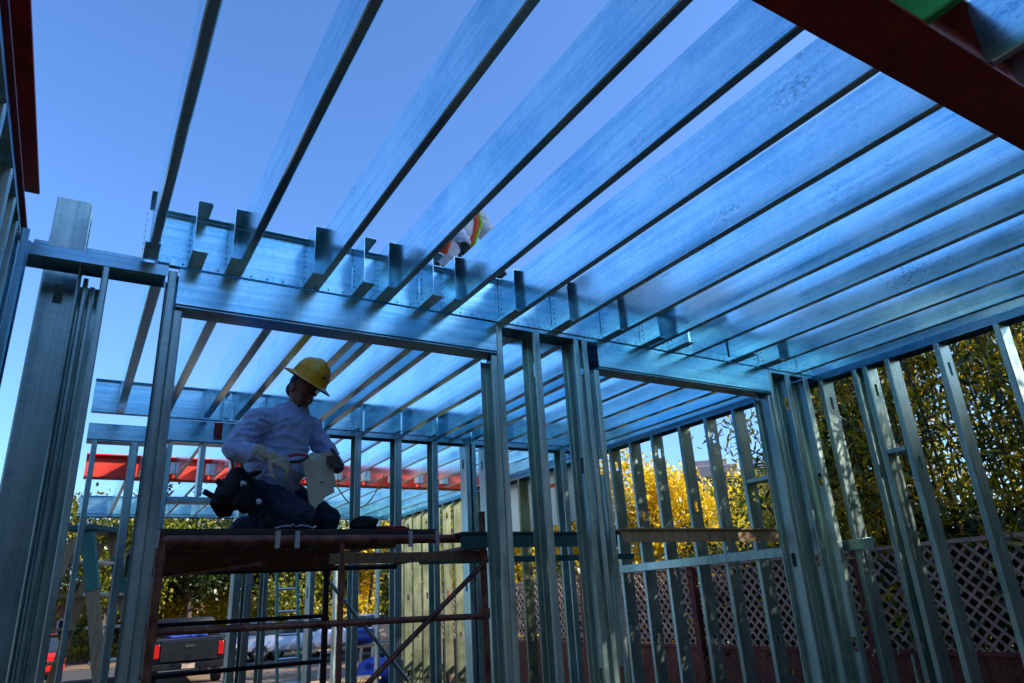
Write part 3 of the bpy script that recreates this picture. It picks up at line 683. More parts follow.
# far trees beyond the street
far = [(-3.5,38,7.6,3.6,'leaf_green'),(1.5,36,6.6,3.2,'leaf_green'),(5.2,39,7.2,3.4,'leaf_dark'),(9.0,42,8.0,3.8,'leaf_green'),(13.5,37,6.4,3.4,'leaf_yellow'),(18.0,40,7.2,4.0,'leaf_green'),(23.0,38,6.6,3.6,'leaf_dark'),(-9,42,8.5,4.2,'leaf_dark'),(12.0,24.0,4.4,2.4,'leaf_green'),(15.6,26,5.4,2.8,'leaf_dark'),(28,42,8,4,'leaf_green'),(2.6,43,6.0,3.2,'leaf_green'),(7.2,44,6.6,3.4,'leaf_yellow'),(10.4,37,5.4,3.0,'leaf_green')]
for i, (x, y, h, rr, mt) in enumerate(far):
    tree((x, y, YARD), h, rr, f'{ORD[i]} tree beyond the yard, {["olive green","olive green","dark green","tall olive","yellowish","broad olive","dark green","tall dark","low olive nearer","dark nearer","farthest olive","small olive","golden","low olive green"][i]} crown', mt, seed=20+i, n_cl=420, n_per=34, L=.22, W=.14, crown_h=(h+YARD-1.2 if i < 4 else h*.85), group='trees beyond the yard')
# bamboo behind the fence
def bamboo(x, y, h, label, seed, n_c=15, dens=1.25):
    rg = random.Random(seed); e = empty('bamboo_plant', (x, y, YARD), 0, label, 'bamboo', 'bamboo plants behind the fence')
    t = MB(); C = []
    for i in range(n_c):
        bx, by = rg.uniform(-.55,.55), rg.uniform(-.6,.6); lx, ly = rg.uniform(-.9,.6), rg.uniform(-.7,.7); hh = h*rg.uniform(.75,1.05)
        pts = [(bx+lx*(q/6)**2, by+ly*(q/6)**2, hh*q/6) for q in range(7)]
        t.tube(pts, [0.022*(1-q/8) for q in range(7)], 6)
        for q in range(int(19*dens*h/5)):
            u = rg.uniform(.12, 1.0); p = (bx+lx*u*u, by+ly*u*u, hh*u)
            C.append((p[0]+rg.gauss(0,.30), p[1]+rg.gauss(0,.32), p[2]+rg.gauss(0,.18)))
    t.build('culms', 'culm', e, smooth=True)
    quads('leaves', *leaf_cloud(np.array(C), int(36*min(1, dens)), 0.17, 0.15, 0.031, .7), 'leaf_bamboo', e)
bam = [(7.9,-3.2,7.0),(8.1,-2.0,7.2),(7.8,-0.9,7.0),(8.2,0.1,7.4),(7.8,1.0,7.0),(8.1,1.9,6.6),(7.8,2.8,6.4),(8.1,3.7,6.2),(7.9,4.6,5.8),(8.2,5.4,5.0),(8.3,6.2,2.6)]
for i, (x, y, h) in enumerate(bam):
    bamboo(x, y, h, f'{ORD[i]} bamboo clump from the near end behind the lattice fence', 50+i, dens=(0.36 if y < 2.2 else 1.3), n_c=(8 if y < 2.2 else 15))

for i in range(7):  # unseen low clumps added to darken reflections in the right wall studs
    bamboo(7.95, -3.6+.93*i, 3.5, f'{ORD[i]} added low bamboo clump from the near end, out of frame behind the fence', 150+i, dens=2.2, n_c=15)
def shrub(x, y, r, h, label, seed):
    e = empty('hedge_shrub', (x, y, YARD), 0, label, 'shrub', 'dark shrubs behind the lattice')
    rg = random.Random(seed); t = MB()
    for k in range(9):
        a = rg.uniform(0, 6.3); t.tube([(0,0,0),(math.cos(a)*r*.3,math.sin(a)*r*.3,h*.5),(math.cos(a)*r*.8,math.sin(a)*r*.8,h*rg.uniform(.6,.95))],[.03,.018,.005],6)
    t.build('stems','bark',e,smooth=True)
    C = [(rg.uniform(-1,1)*r, rg.uniform(-1,1)*r, h*rg.uniform(.05,1)) for _ in range(150)]
    quads('foliage', *leaf_cloud(np.array(C), 34, .13, .10, .055, .3), 'leaf_dark', e)
for i in range(9):
    shrub(7.75+.15*(i%2), 1.4+1.25*i, .62, 1.85+.12*(i%3), f'{ORD[i]} low dark shrub from the near end, glimpsed through the lattice', 200+i)
# ================================================================== FAR BUILDINGS
def house(x, y, w, d, h, label, wall, rz=0.0, roof='roof_tile', nwin=3):
    e = empty('house', (x, y, YARD), rz, label, 'house', None)
    MB().box(-w/2, w/2, -d/2, d/2, 0, h).build('wall', wall, e)
    rh = w*0.16; MB().prism([(-w/2-.5,h-.1),(w/2+.5,h-.1),(w/2+.5,h+.08),(0,h+rh),(-w/2-.5,h+.08)], 'xz', -d/2-.5, d/2+.5).build('roof', roof, e)
    for i in range(nwin):
        cx = -w/2 + w*(i+.5)/nwin
        if i == nwin//2:
            dd = MB().box(cx-.5, cx+.5, -d/2-.05, -d/2-.003, 0.05, 2.15, .01).build('door', 'car_red', e)
            MB().box(cx+.36, cx+.42, -d/2-.10, -d/2-.052, 1.0, 1.08).build('handle', 'chrome', dd)
        else:
            fr = MB().box(cx-.75, cx+.75, -d/2-.06, -d/2-.003, 0.95, 2.1, .01).build('window', 'white_board', e)
            MB().box(cx-.66, cx+.66, -d/2-.075, -d/2-.062, 1.03, 2.02).build('pane', 'glass', fr)
    return e
house(2.0, -12, 17, 5, 4.4, 'added unseen long brown house behind the camera, out of frame', 'board_red')  # added out of view to darken reflections in the lower studs
house(3.6, 50, 9, 7, 3.2, 'pink stucco house with red door beyond the parked black pickup', 'stucco')
house(15.5, 52, 10, 7, 3.0, 'cream house behind the middle of the tree row', 'stucco2')
house(-8.5, 52, 10, 7, 3.2, 'cream house at the far left behind trees', 'stucco2', nwin=4)
house(29, 50, 11, 7, 3.4, 'pink house behind the right part of the tree row', 'stucco', nwin=4)
tw = empty('tower_block', (66.5, 62, YARD), -0.7, 'distant pale tan tower block seen between the right studs', 'building')
MB().box(-3.2, 3.2, -4, 4, 0, 15.6, .1).build('wall', 'tower', tw); MB().box(-2.2, 2.2, -3, 3, 15.6, 16.4, .05).build('roof', 'tower', tw)
for fz in range(5):
    for fx in range(3):
        q = MB().box(-2.6+fx*1.9, -1.3+fx*1.9, -4.06, -4.004, 1.5+fz*2.8, 3.0+fz*2.8).build('window', 'glass', tw)
db = empty('domed_building', (33.5, 27.5, YARD), -0.75, 'dark building with a rounded striped roof beyond the right opening', 'building')
MB().box(-2.0, 2.0, -3, 3, 0, 7.2, .05).build('wall', 'dome', db)
prof = [(-1.7+3.4*i/12, 7.2+0.85*math.sin(PI*i/12)) for i in range(13)]
MB().prism(prof+[(1.7,7.19)], 'xz', -2.4, 2.4).build('roof', 'car_black', db)
for i in range(5):
    zz = 7.32+i*.14; hw = 1.7*math.cos(math.asin(min(.98, (zz-7.2)/.88)))
    MB().box(-hw, hw, -2.46, -2.404, zz, zz+.05).build('roof_rib', 'white_board', db)
MB().box(-1.2, 1.2, -3.05, -3.003, 5.6, 6.5).build('window', 'glass', db)

# ================================================================== VEHICLES
def wheel(parent, x, y, r=0.37, w=0.24):
    wh = MB().lathe([(r*0.62,-w/2),(r*.93,-w/2),(r,-w/2+.03),(r,w/2-.03),(r*.93,w/2),(r*.62,w/2)], (0,0,0), 22, Matrix.Rotation(PI/2,4,'Y')).build('wheel', 'black', parent, smooth=True)
    wh.location = (x, y, r)
    MB().lathe([(0.001,-w*.42),(r*.2,-w*.44),(r*.55,-w*.36),(r*.63,-w*.46),(r*.63,w*.46),(r*.55,w*.36),(r*.2,w*.44),(0.001,w*.42)], (0,0,0), 16, Matrix.Rotation(PI/2,4,'Y')).build('rim', 'alu', wh, smooth=True)
def loft(stations, ch=0.06):
    """stations: (y, halfwidth, z0, z1) -> rounded box loft along y"""
    m = MB(); o = []
    for (y, hw, z0, z1) in stations:
        c = min(ch, hw*.4, (z1-z0)*.4); ring = [(-hw+c,z0),(hw-c,z0),(hw,z0+c),(hw,z1-c*1.6),(hw-c*1.2,z1),(-hw+c*1.2,z1),(-hw,z1-c*1.6),(-hw,z0+c)]
        m.v += [(x, y, z) for x, z in ring]
    n = 8
    for i in range(len(stations)-1):
        for k in range(n): k2 = (k+1) % n; m.f.append((i*n+k, i*n+k2, (i+1)*n+k2, (i+1)*n+k))
    m.f.append(tuple(range(n))); m.f.append(tuple(range((len(stations)-1)*n, len(stations)*n)))
    return m
def pickup(x, y, rz, paint, label):
    e = empty('pickup_truck', (x, y, YARD), rz, label, 'pickup truck')    # tail towards -Y
    b = loft([(-2.6,.90,.52,1.12),(-2.55,.93,.45,1.15),(-0.75,.95,.42,1.15),(1.0,.95,.40,1.14),(2.3,.92,.42,1.06),(2.62,.85,.48,.98)]).build('body', paint, e, smooth=True)
    loft([(-0.8,.80,1.15,1.58),(-0.72,.80,1.15,1.70),(0.1,.78,1.15,1.72),(0.55,.76,1.15,1.66),(1.15,.84,1.12,1.2)]).build('cab', paint, e, smooth=True)
    MB().box(-.66,.66,-.835,-.803,1.24,1.60,.01).build('rear_window','glass',e)
    for s in (-1,1):
        MB().box(s*.806-.008, s*.806+.008, -.6, .5, 1.22, 1.56).build('side_window','glass',e)
        MB().box(s*.80-.07, s*.80+.07, -2.635, -2.585, .72, 1.06, .012).build('taillight','tail',e)
        MB().box(s*.78-.12, s*.78+.12, 2.58, 2.64, .7, .9, .012).build('headlight','lens',e)
        MB().box(s*1.02-.09, s*1.02+.09, .55, .66, 1.12, 1.28, .015).build('mirror',paint,e)
        wheel(e, s*.82, -1.75); wheel(e, s*.82, 1.75)
    tg = MB().box(-.70,.70,-2.645,-2.60,.62,1.13,.012).build('tailgate',paint,e)
    MB().box(-.12,.12,-2.668,-2.647,.95,1.02,.005).build('handle','black',tg)
    bp = MB().box(-.90,.90,-2.80,-2.66,.42,.58,.02).build('bumper','car_black',e)
    MB().box(-.16,.16,-2.812,-2.802,.44,.56).build('number_plate','plate',bp)
    MB().box(-.86,.86,-2.5,-.9,1.152,1.18,.01).build('bed_rim','black',e)
    return e
def car(x, y, rz, paint, label, name='parked_car', hh=1.45):
    e = empty(name, (x, y, YARD), rz, label, 'car')
    loft([(-2.15,.78,.42,.82),(-2.05,.84,.34,.92),(-1.0,.87,.30,.95),(1.0,.87,.30,.93),(1.9,.83,.34,.80),(2.15,.74,.42,.68)]).build('body', paint, e, smooth=True)
    loft([(-1.75,.66,.92,.98),(-1.15,.66,.92,hh-.05),(-0.3,.66,.92,hh),(0.35,.65,.92,hh-.05),(1.15,.70,.90,.95)]).build('cabin', 'glass', e, smooth=True)
    loft([(-1.1,.62,hh-.06,hh+.0),(-.3,.63,hh-.05,hh+.03),(.3,.61,hh-.06,hh-.0)], .02).build('roof', paint, e, smooth=True)
    for s in (-1,1):
        MB().box(s*.68-.11, s*.68+.11, -2.185, -2.13, .66, .80, .012).build('taillight','tail',e)
        MB().box(s*.62-.13, s*.62+.13, 2.12, 2.18, .55, .68, .012).build('headlight','lens',e)
        wheel(e, s*.78, -1.3, .31, .2); wheel(e, s*.78, 1.3, .31, .2)
    MB().box(-.16,.16,-2.185,-2.168,.48,.58).build('number_plate','plate',e)
    return e
tr = pickup(3.25, 24.9, -0.06, 'car_black', 'black pickup truck with tail towards us, parked beyond the scaffold')
tb = MB().box(-.5,.5,-.3,.3,0,.2,.05).build('tarp_bundle', 'tarp_blue'); tb.location = (3.15, 23.3, YARD+1.18); tag(tb, 'blue tarp bundle lying in the bed of the black pickup', 'tarp')
car(8.1, 30.8, 1.45, 'car_silver', 'silver car on the street behind the green ladder')
car(6.2, 31.5, 1.5, 'car_blue', 'blue grey car on the street left of the green ladder')
car(11.2, 31.5, 1.5, 'car_white', 'white car on the street right of the green ladder')
pickup(14.2, 33.6, 1.62, 'car_blue', 'blue grey pickup truck on the far side of the street')
car(-0.75, 29.5, 0.1, 'car_red', 'red car on the street left of the black pickup')

# ================================================================== YARD THINGS
def stepladder(x, y, rz, h, label):
    e = empty('stepladder', (x, y, YARD), rz, label, 'ladder')
    s = .30
    for k in (-1, 1):
        MB().bar((k*(.42), -.75, 0), (k*.23, -.02, h), .12, .04, up=(1,0,0)).build('rail', 'lad_wood', e)
        MB().bar((k*(.40), .75, 0), (k*.22, .10, h-.1), .10, .035, up=(1,0,0)).build('rear_leg', 'lad_wood', e)
        MB().bar((k*(.277), -.20, h*.76), (k*.235, -.03, h-.01), .128, .046, up=(1,0,0)).build('green_cap_rail', 'lad_green', e)
    n = 8
    for i in range(1, n):
        t = i/n; hw = .42*(1-t)+.23*t; yy = -.75*(1-t)-.02*t
        MB().box(-hw, hw, yy-.03, yy+.10, h*t-.02, h*t+.012, .004).build('step', 'alu', e)
        hr = .40*(1-t)+.22*t; yr = .75*(1-t)+.1*t
        MB().box(-hr, hr, yr-.09, yr+.04, h*t-.02, h*t+.012, .004).build('step', 'lad_wood', e)
    MB().box(-.30,.30,-.12,.16,h-.01,h+.05,.01).build('top_cap','teal_steel',e)
    for t in (.3,.6): 
        hw=.40*(1-t)+.22*t; yy=.75*(1-t)+.1*t; MB().bar((-hw,yy,h*t),(hw,yy,h*t),.03,.03).build('rear_brace','lad_wood',e)
    return e
stepladder(0.22, 9.0, 1.0, 2.58, 'tall wooden stepladder with green top, standing left of the scaffold')
gl = empty('extension_ladder', (2.55, 10.2, FLOOR), 0.0, 'green fibreglass ladder leaning upright behind the scaffold', 'ladder')
for k in (0, .29): MB().bar((k, 0, 0), (k, .55, 2.1), .03, .07, up=(0,1,0)).build('rail', 'lad_green', gl)
for i in range(1, 7): MB().tube([(.01, .55*i*.3/2.1, i*.3), (.28, .55*i*.3/2.1, i*.3)], .017, 8).build('rung', 'alu', gl, smooth=True)
def bench(x, y, rz, w, d, h, label, cloth='tarp_white', mats=()):
    e = empty('work_table', (x, y, YARD), rz, label, 'table')
    MB().box(-w/2,w/2,-d/2,d/2,h-.04,h,.005).build('table_top','lad_wood',e)
    for a in (-1,1):
        for b in (-1,1): MB().bar((a*(w/2-.08)+a*.05, b*(d/2-.05), 0),(a*(w/2-.12), b*(d/2-.08), h-.04),.06,.06).build('leg','alu',e)
    return e
b1 = bench(6.1, 17.5, .1, 2.2, .9, .85, 'work table with white wrap and blue tarp, right of the black scaffold post')
b2 = bench(8.0, 19.5, .05, 2.0, .9, .90, 'second work table with boxes in the yard, farther right')
def lump(name, loc, size, mat, label, cat, seed=1, group=None):
    bm = bmesh.new(); bmesh.ops.create_icosphere(bm, subdivisions=3, radius=1)
    for v in bm.verts:
        c = v.co.copy(); n_ = noise.noise(c*1.9+V((seed*3.1,0,0)))*.35
        for i in range(3): c[i] = math.copysign(abs(c[i])**.7, c[i])
        v.co = V((c.x*size[0], c.y*size[1], max(-.98, c.z)*size[2]))*(1+n_)
    mz = min(v.co.z for v in bm.verts)
    for v in bm.verts: v.co.z -= mz
    me = bpy.data.meshes.new(name); bm.to_mesh(me); bm.free(); me.materials.append(M[mat]); smooth_mesh(me, 60)
    o = bpy.data.objects.new(name, me); COL.objects.link(o); o.location = loc
    return tag(o, label, cat, group)
tz = YARD+.852
lump('wrapped_bundle', (5.5,17.4,tz), (.42,.3,.20), 'tarp_white', 'white wrapped bundle at the left end of the first work table', 'bundle', 3)
lump('tarp_bundle', (6.25,17.5,tz), (.35,.3,.17), 'tarp_blue', 'blue tarp heap in the middle of the first work table', 'tarp', 4)
lump('tarp_bundle', (6.3,16.3,YARD), (.55,.4,.30), 'tarp_blue', 'blue tarp heap on the ground before the first work table', 'tarp', 5)
def carton(x,y,z,w,d,h,mat,label,rz=0.0):
    e = empty('carton', (x,y,z), rz, label, 'box')
    MB().box(-w/2,w/2,-d/2,d/2,0,h,.008).build('body',mat,e)
    MB().box(-w/2-.004,w/2+.004,-.035,.035,h+.001,h+.004).build('tape','lad_wood',e)
    for s in (-1,1): MB().box(-w/2, w/2, s*d/4-d/4+.004, s*d/4+d/4-.004, h+.0005, h+.006).build('flap', mat, e)
    return e
carton(7.5,19.4,YARD+.902,.45,.35,.35,'stucco2','cardboard carton at the left of the second work table')
carton(8.1,19.5,YARD+.902,.5,.4,.22,'tarp_white','flat white box in the middle of the second work table',.2)
carton(8.6,19.3,YARD+.902,.25,.25,.42,'tail','tall red box at the right end of the second work table',.1)
def bucket(x,y,z,r,h,mat,label):
    e = empty('bucket',(x,y,z),0,label,'bucket')
    MB().lathe([(0.001,0),(r*.85,0),(r,h),(r*1.06,h),(r*1.06,h-.03),(r*.98,h-.03)],(0,0,0),20).build('body',mat,e,smooth=True)
    MB().tube([(r*math.cos(a),0,h+ r*.9*math.sin(a)) for a in [PI*i/10 for i in range(11)]],.004,5).build('handle','steel',e)
bucket(0.75,12.0,YARD,.17,.38,'orange_plastic','orange bucket on the ground behind the stepladder')
cone = empty('traffic_cone',(0.72,14.5,YARD),0,'orange traffic cone seen through the stepladder rungs','traffic cone')
MB().lathe([(.19,.03),(.03,.9),(.001,.91)],(0,0,0),18).build('cone_body','orange_plastic',cone,smooth=True); MB().box(-.24,.24,-.24,.24,0,.03,.01).build('base','black',cone); MB().lathe([(.127,.38),(.092,.58)],(0,0,0),18).build('reflective_band','white_board',cone)
# lumber stacks
for i,(x,y,lab) in enumerate([(4.6,15.2,'stack of boards lying on the yard dirt left of the work tables'),(8.6,15.5,'stack of boards lying on the yard dirt before the second table')]):
    e = empty('board_stack',(x,y,YARD),.1+i*.3,lab,'lumber')
    for k in range(5):
        MB().box(-1.1+.05*(k%2),1.1+.04*(k%3),-.35,.33,.002+k*.07,.06+k*.07,.006).build('board','wood' if k%2 else 'lad_wood',e)

# ================================================================== PEOPLE
def cone_cap(m, a, b, ra, rb, n=16, rings=5):
    a, b = V(a), V(b); t = (b-a); L = t.length; t = t.normalized() if L > 1e-6 else V((0,0,1))
    u = t.orthogonal().normalized(); w = t.cross(u); prof = []
    for i in range(rings+1):
        q = PI/2*i/rings; prof.append((ra*math.sin(q), -ra*math.cos(q)))
    for i in range(rings+1):
        q = PI/2*i/rings; prof.append((rb*math.cos(q), L+rb*math.sin(q)))
    o = len(m.v)
    for r, z in prof:
        for k in range(n):
            an = 2*PI*k/n; m.v.append(tuple(a + t*z + (u*math.cos(an)+w*math.sin(an))*max(r, 1e-4)))
    P = len(prof)
    for i in range(P-1):
        for k in range(n): k2=(k+1)%n; m.f.append((o+i*n+k,o+i*n+k2,o+(i+1)*n+k2,o+(i+1)*n+k))
    m.f.append(tuple(o+k for k in range(n))[::-1]); m.f.append(tuple(o+(P-1)*n+k for k in range(n)))
def ell(m, c, r, R3=None, n=18):
    c = V(c); o = len(m.v); k1 = 10
    for i in range(k1+1):
        th = PI*i/k1
        for k in range(n):
            p = V((max(1e-4,math.sin(th))*math.cos(2*PI*k/n)*r[0], max(1e-4,math.sin(th))*math.sin(2*PI*k/n)*r[1], -math.cos(th)*r[2]))
            if R3: p = R3 @ p
            m.v.append(tuple(c+p))
    for i in range(k1):
        for k in range(n): k2=(k+1)%n; m.f.append((o+i*n+k,o+i*n+k2,o+(i+1)*n+k2,o+(i+1)*n+k))
    m.f.append(tuple(o+k for k in range(n))[::-1]); m.f.append(tuple(o+k1*n+k for k in range(n)))
def fuse(m, name, mat, voxel, parent, smooth=4, folds=0.0, fold_scale=9.0, seed=0):
    me = m.mesh(name); o = bpy.data.objects.new(name, me); COL.objects.link(o)
    md = o.modifiers.new('r', 'REMESH'); md.mode = 'VOXEL'; md.voxel_size = voxel
    sm = o.modifiers.new('s', 'SMOOTH'); sm.factor = .5; sm.iterations = smooth
    dg = bpy.context.evaluated_depsgraph_get(); dg.update()
    me2 = bpy.data.meshes.new_from_object(o.evaluated_get(dg)); me2.name = name
    o.modifiers.clear(); o.data = me2; bpy.data.meshes.remove(me)
    if folds:
        nr = [v.normal.copy() for v in me2.vertices]
        for v, n_ in zip(me2.vertices, nr):
            p = v.co; q = V((p.x*fold_scale, p.y*fold_scale, p.z*fold_scale*1.7)) + V((seed, 0, 0))
            w = noise.noise_vector(q*.5)*1.2
            d = (1-abs(noise.noise(q+w)))**3 - .45
            v.co = v.co + n_*d*folds
    me2.materials.clear(); me2.materials.append(M[mat])
    for p in me2.polygons: p.use_smooth = True
    if parent: o.parent = parent
    return o
def frame(fwd, up=(0,0,1)):
    f = V(fwd).normalized(); u = V(up); r = f.cross(u).normalized(); u = r.cross(f)
    return f, r, u
def hand(m, wrist, d, palm_n, curl, side=1, s=1.0, spread=.0, thumb_curl=.4):
    """d: direction wrist->fingers, palm_n: out of the palm; thumb leaves on the side axis"""
    d = V(d).normalized(); n_ = V(palm_n); n_ = (n_ - d*n_.dot(d)).normalized(); a = d.cross(n_)*side   # a: thumb side
    w = V(wrist)
    for off in (-.030,-.010,.010,.030): cone_cap(m, w+a*off*.75*s+d*.012*s, w+a*off*s+d*.088*s, .0155*s, .0135*s, 10, 3)
    for k, (off, L, cu) in enumerate(((.031,.92,curl[0]),(.0105,1.0,curl[1]),(-.0105,.93,curl[2]),(-.031,.74,curl[3]))):
        p = w + a*off*s + d*.092*s; dd = (d + a*off*spread*20).normalized(); nn = n_.copy()
        for j, seg in enumerate((.040,.027,.022)):
            ang = cu*(.85 if j == 0 else 1.0)
            dd, nn = (dd*math.cos(ang)+nn*math.sin(ang)), (nn*math.cos(ang)-dd*math.sin(ang))
            q = p + dd*seg*L*s; cone_cap(m, p, q, (.0108-.001*j)*s, (.0100-.001*j)*s, 9, 3); p = q
    p = w + a*.028*s + d*.025*s; dd = (d*.55 + a*.75 + n_*.35).normalized()
    for j, seg in enumerate((.040,.032,.026)):
        q = p + dd*seg*s; cone_cap(m, p, q, (.014-.0015*j)*s, (.012-.0012*j)*s, 9, 3); p = q
        dd = (dd + (n_*.5 + d*.5 - a*.35)*thumb_curl).normalized()
def head(mb, c, f, u, s=1.0):
    f, r, u = frame(f, u); c = V(c); R3 = Matrix((r, f, u)).transposed()
    P = lambda x, y, z: c + (r*x+f*y+u*z)*s
    ell(mb, P(0,-.012,.02), (.078*s,.098*s,.105*s), R3)          # cranium
    ell(mb, P(0,.018,-.045), (.062*s,.072*s,.075*s), R3)         # face/jaw
    ell(mb, P(0,.052,-.095), (.030*s,.028*s,.024*s), R3)         # chin
    cone_cap(mb, P(0,.085,.010), P(0,.108,-.032), .010*s, .016*s) # nose
    for k in (-1,1):
        ell(mb, P(k*.017,.097,-.036), (.009*s,.010*s,.008*s), R3)
        ell(mb, P(k*.032,.078,.018), (.026*s,.014*s,.010*s), R3)  # brow
        ell(mb, P(k*.042,.066,-.030), (.022*s,.020*s,.018*s), R3) # cheek
        ell(mb, P(k*.079,-.012,-.012), (.012*s,.024*s,.034*s), R3) # ear
    ell(mb, P(0,.088,-.060), (.024*s,.010*s,.0065*s), R3); ell(mb, P(0,.086,-.072), (.020*s,.010*s,.0075*s), R3)
    return P, R3, f, r, u
def eyes(parent, P, R3, s=1.0):
    for k in (-1,1):
        m = MB(); ell(m, P(k*.032,.077,-.004), (.0125*s,.0105*s,.0045*s), R3); e_ = m.build('eye','glove_dark',parent,smooth=True)
        m = MB(); ell(m, P(k*.032,.0865,-.004), (.0052*s,.003*s,.0052*s), R3); m.build('iris','hair',e_,smooth=True)
        m = MB(); cone_cap(m, P(k*.016,.090,.020), P(k*.048,.080,.022), .0045*s, .003*s); m.build('eyebrow','hair',parent,smooth=True)
def hard_hat(parent, c, f, u, mat, s=1.0, logo=True):
    f, r, u = frame(f, u); R4 = Matrix((r, f, u)).transposed().to_4x4()
    prof = [(.163,-.004),(.166,.000),(.160,.006),(.122,.022),(.118,.044),(.114,.082),(.101,.120),(.074,.148),(.037,.163),(.001,.167)]
    h = MB().lathe([(p*s, z*s) for p, z in prof], c, 32, R4, .93, 1.08).build('hard_hat', mat, parent, smooth=True)
    MB().lathe([(.1655*s,-.001*s),(.164*s,-.006*s),(.10*s,.004*s),(.09*s,.03*s),(.001,.05*s)], c, 32, R4, .93, 1.08).build('hat_lining','black',h,smooth=True)
    m = MB(); ridge = []
    for i in range(9):
        a = -0.9+1.8*i/8; ridge.append(V(c) + (f*math.sin(a)*.112*1.04 + u*(math.cos(a)*.128+.040))*s)
    m.tube(ridge, .009*s, 8); m.build('ridge', mat, h, smooth=True)
    if logo:
        q = (f*.86 + r*.10).normalized(); cc = V(c)+q*.118*s+u*.068*s
        ff, rr, uu = frame(q, u); m = MB(); ell(m, cc, (.028*s,.006*s,.019*s), Matrix((rr,ff,uu)).transposed()); m.build('badge','black',h,smooth=True)
        m = MB()
        for bx in (-.011, .0, .011): m.bar(cc+ff*.0068*s+(rr*bx-uu*.007)*s, cc+ff*.0068*s+(rr*(bx*1.0)+uu*.007)*s, .0035*s, .001*s, up=ff)
        m.build('badge_letters','lattice',h)
    return h

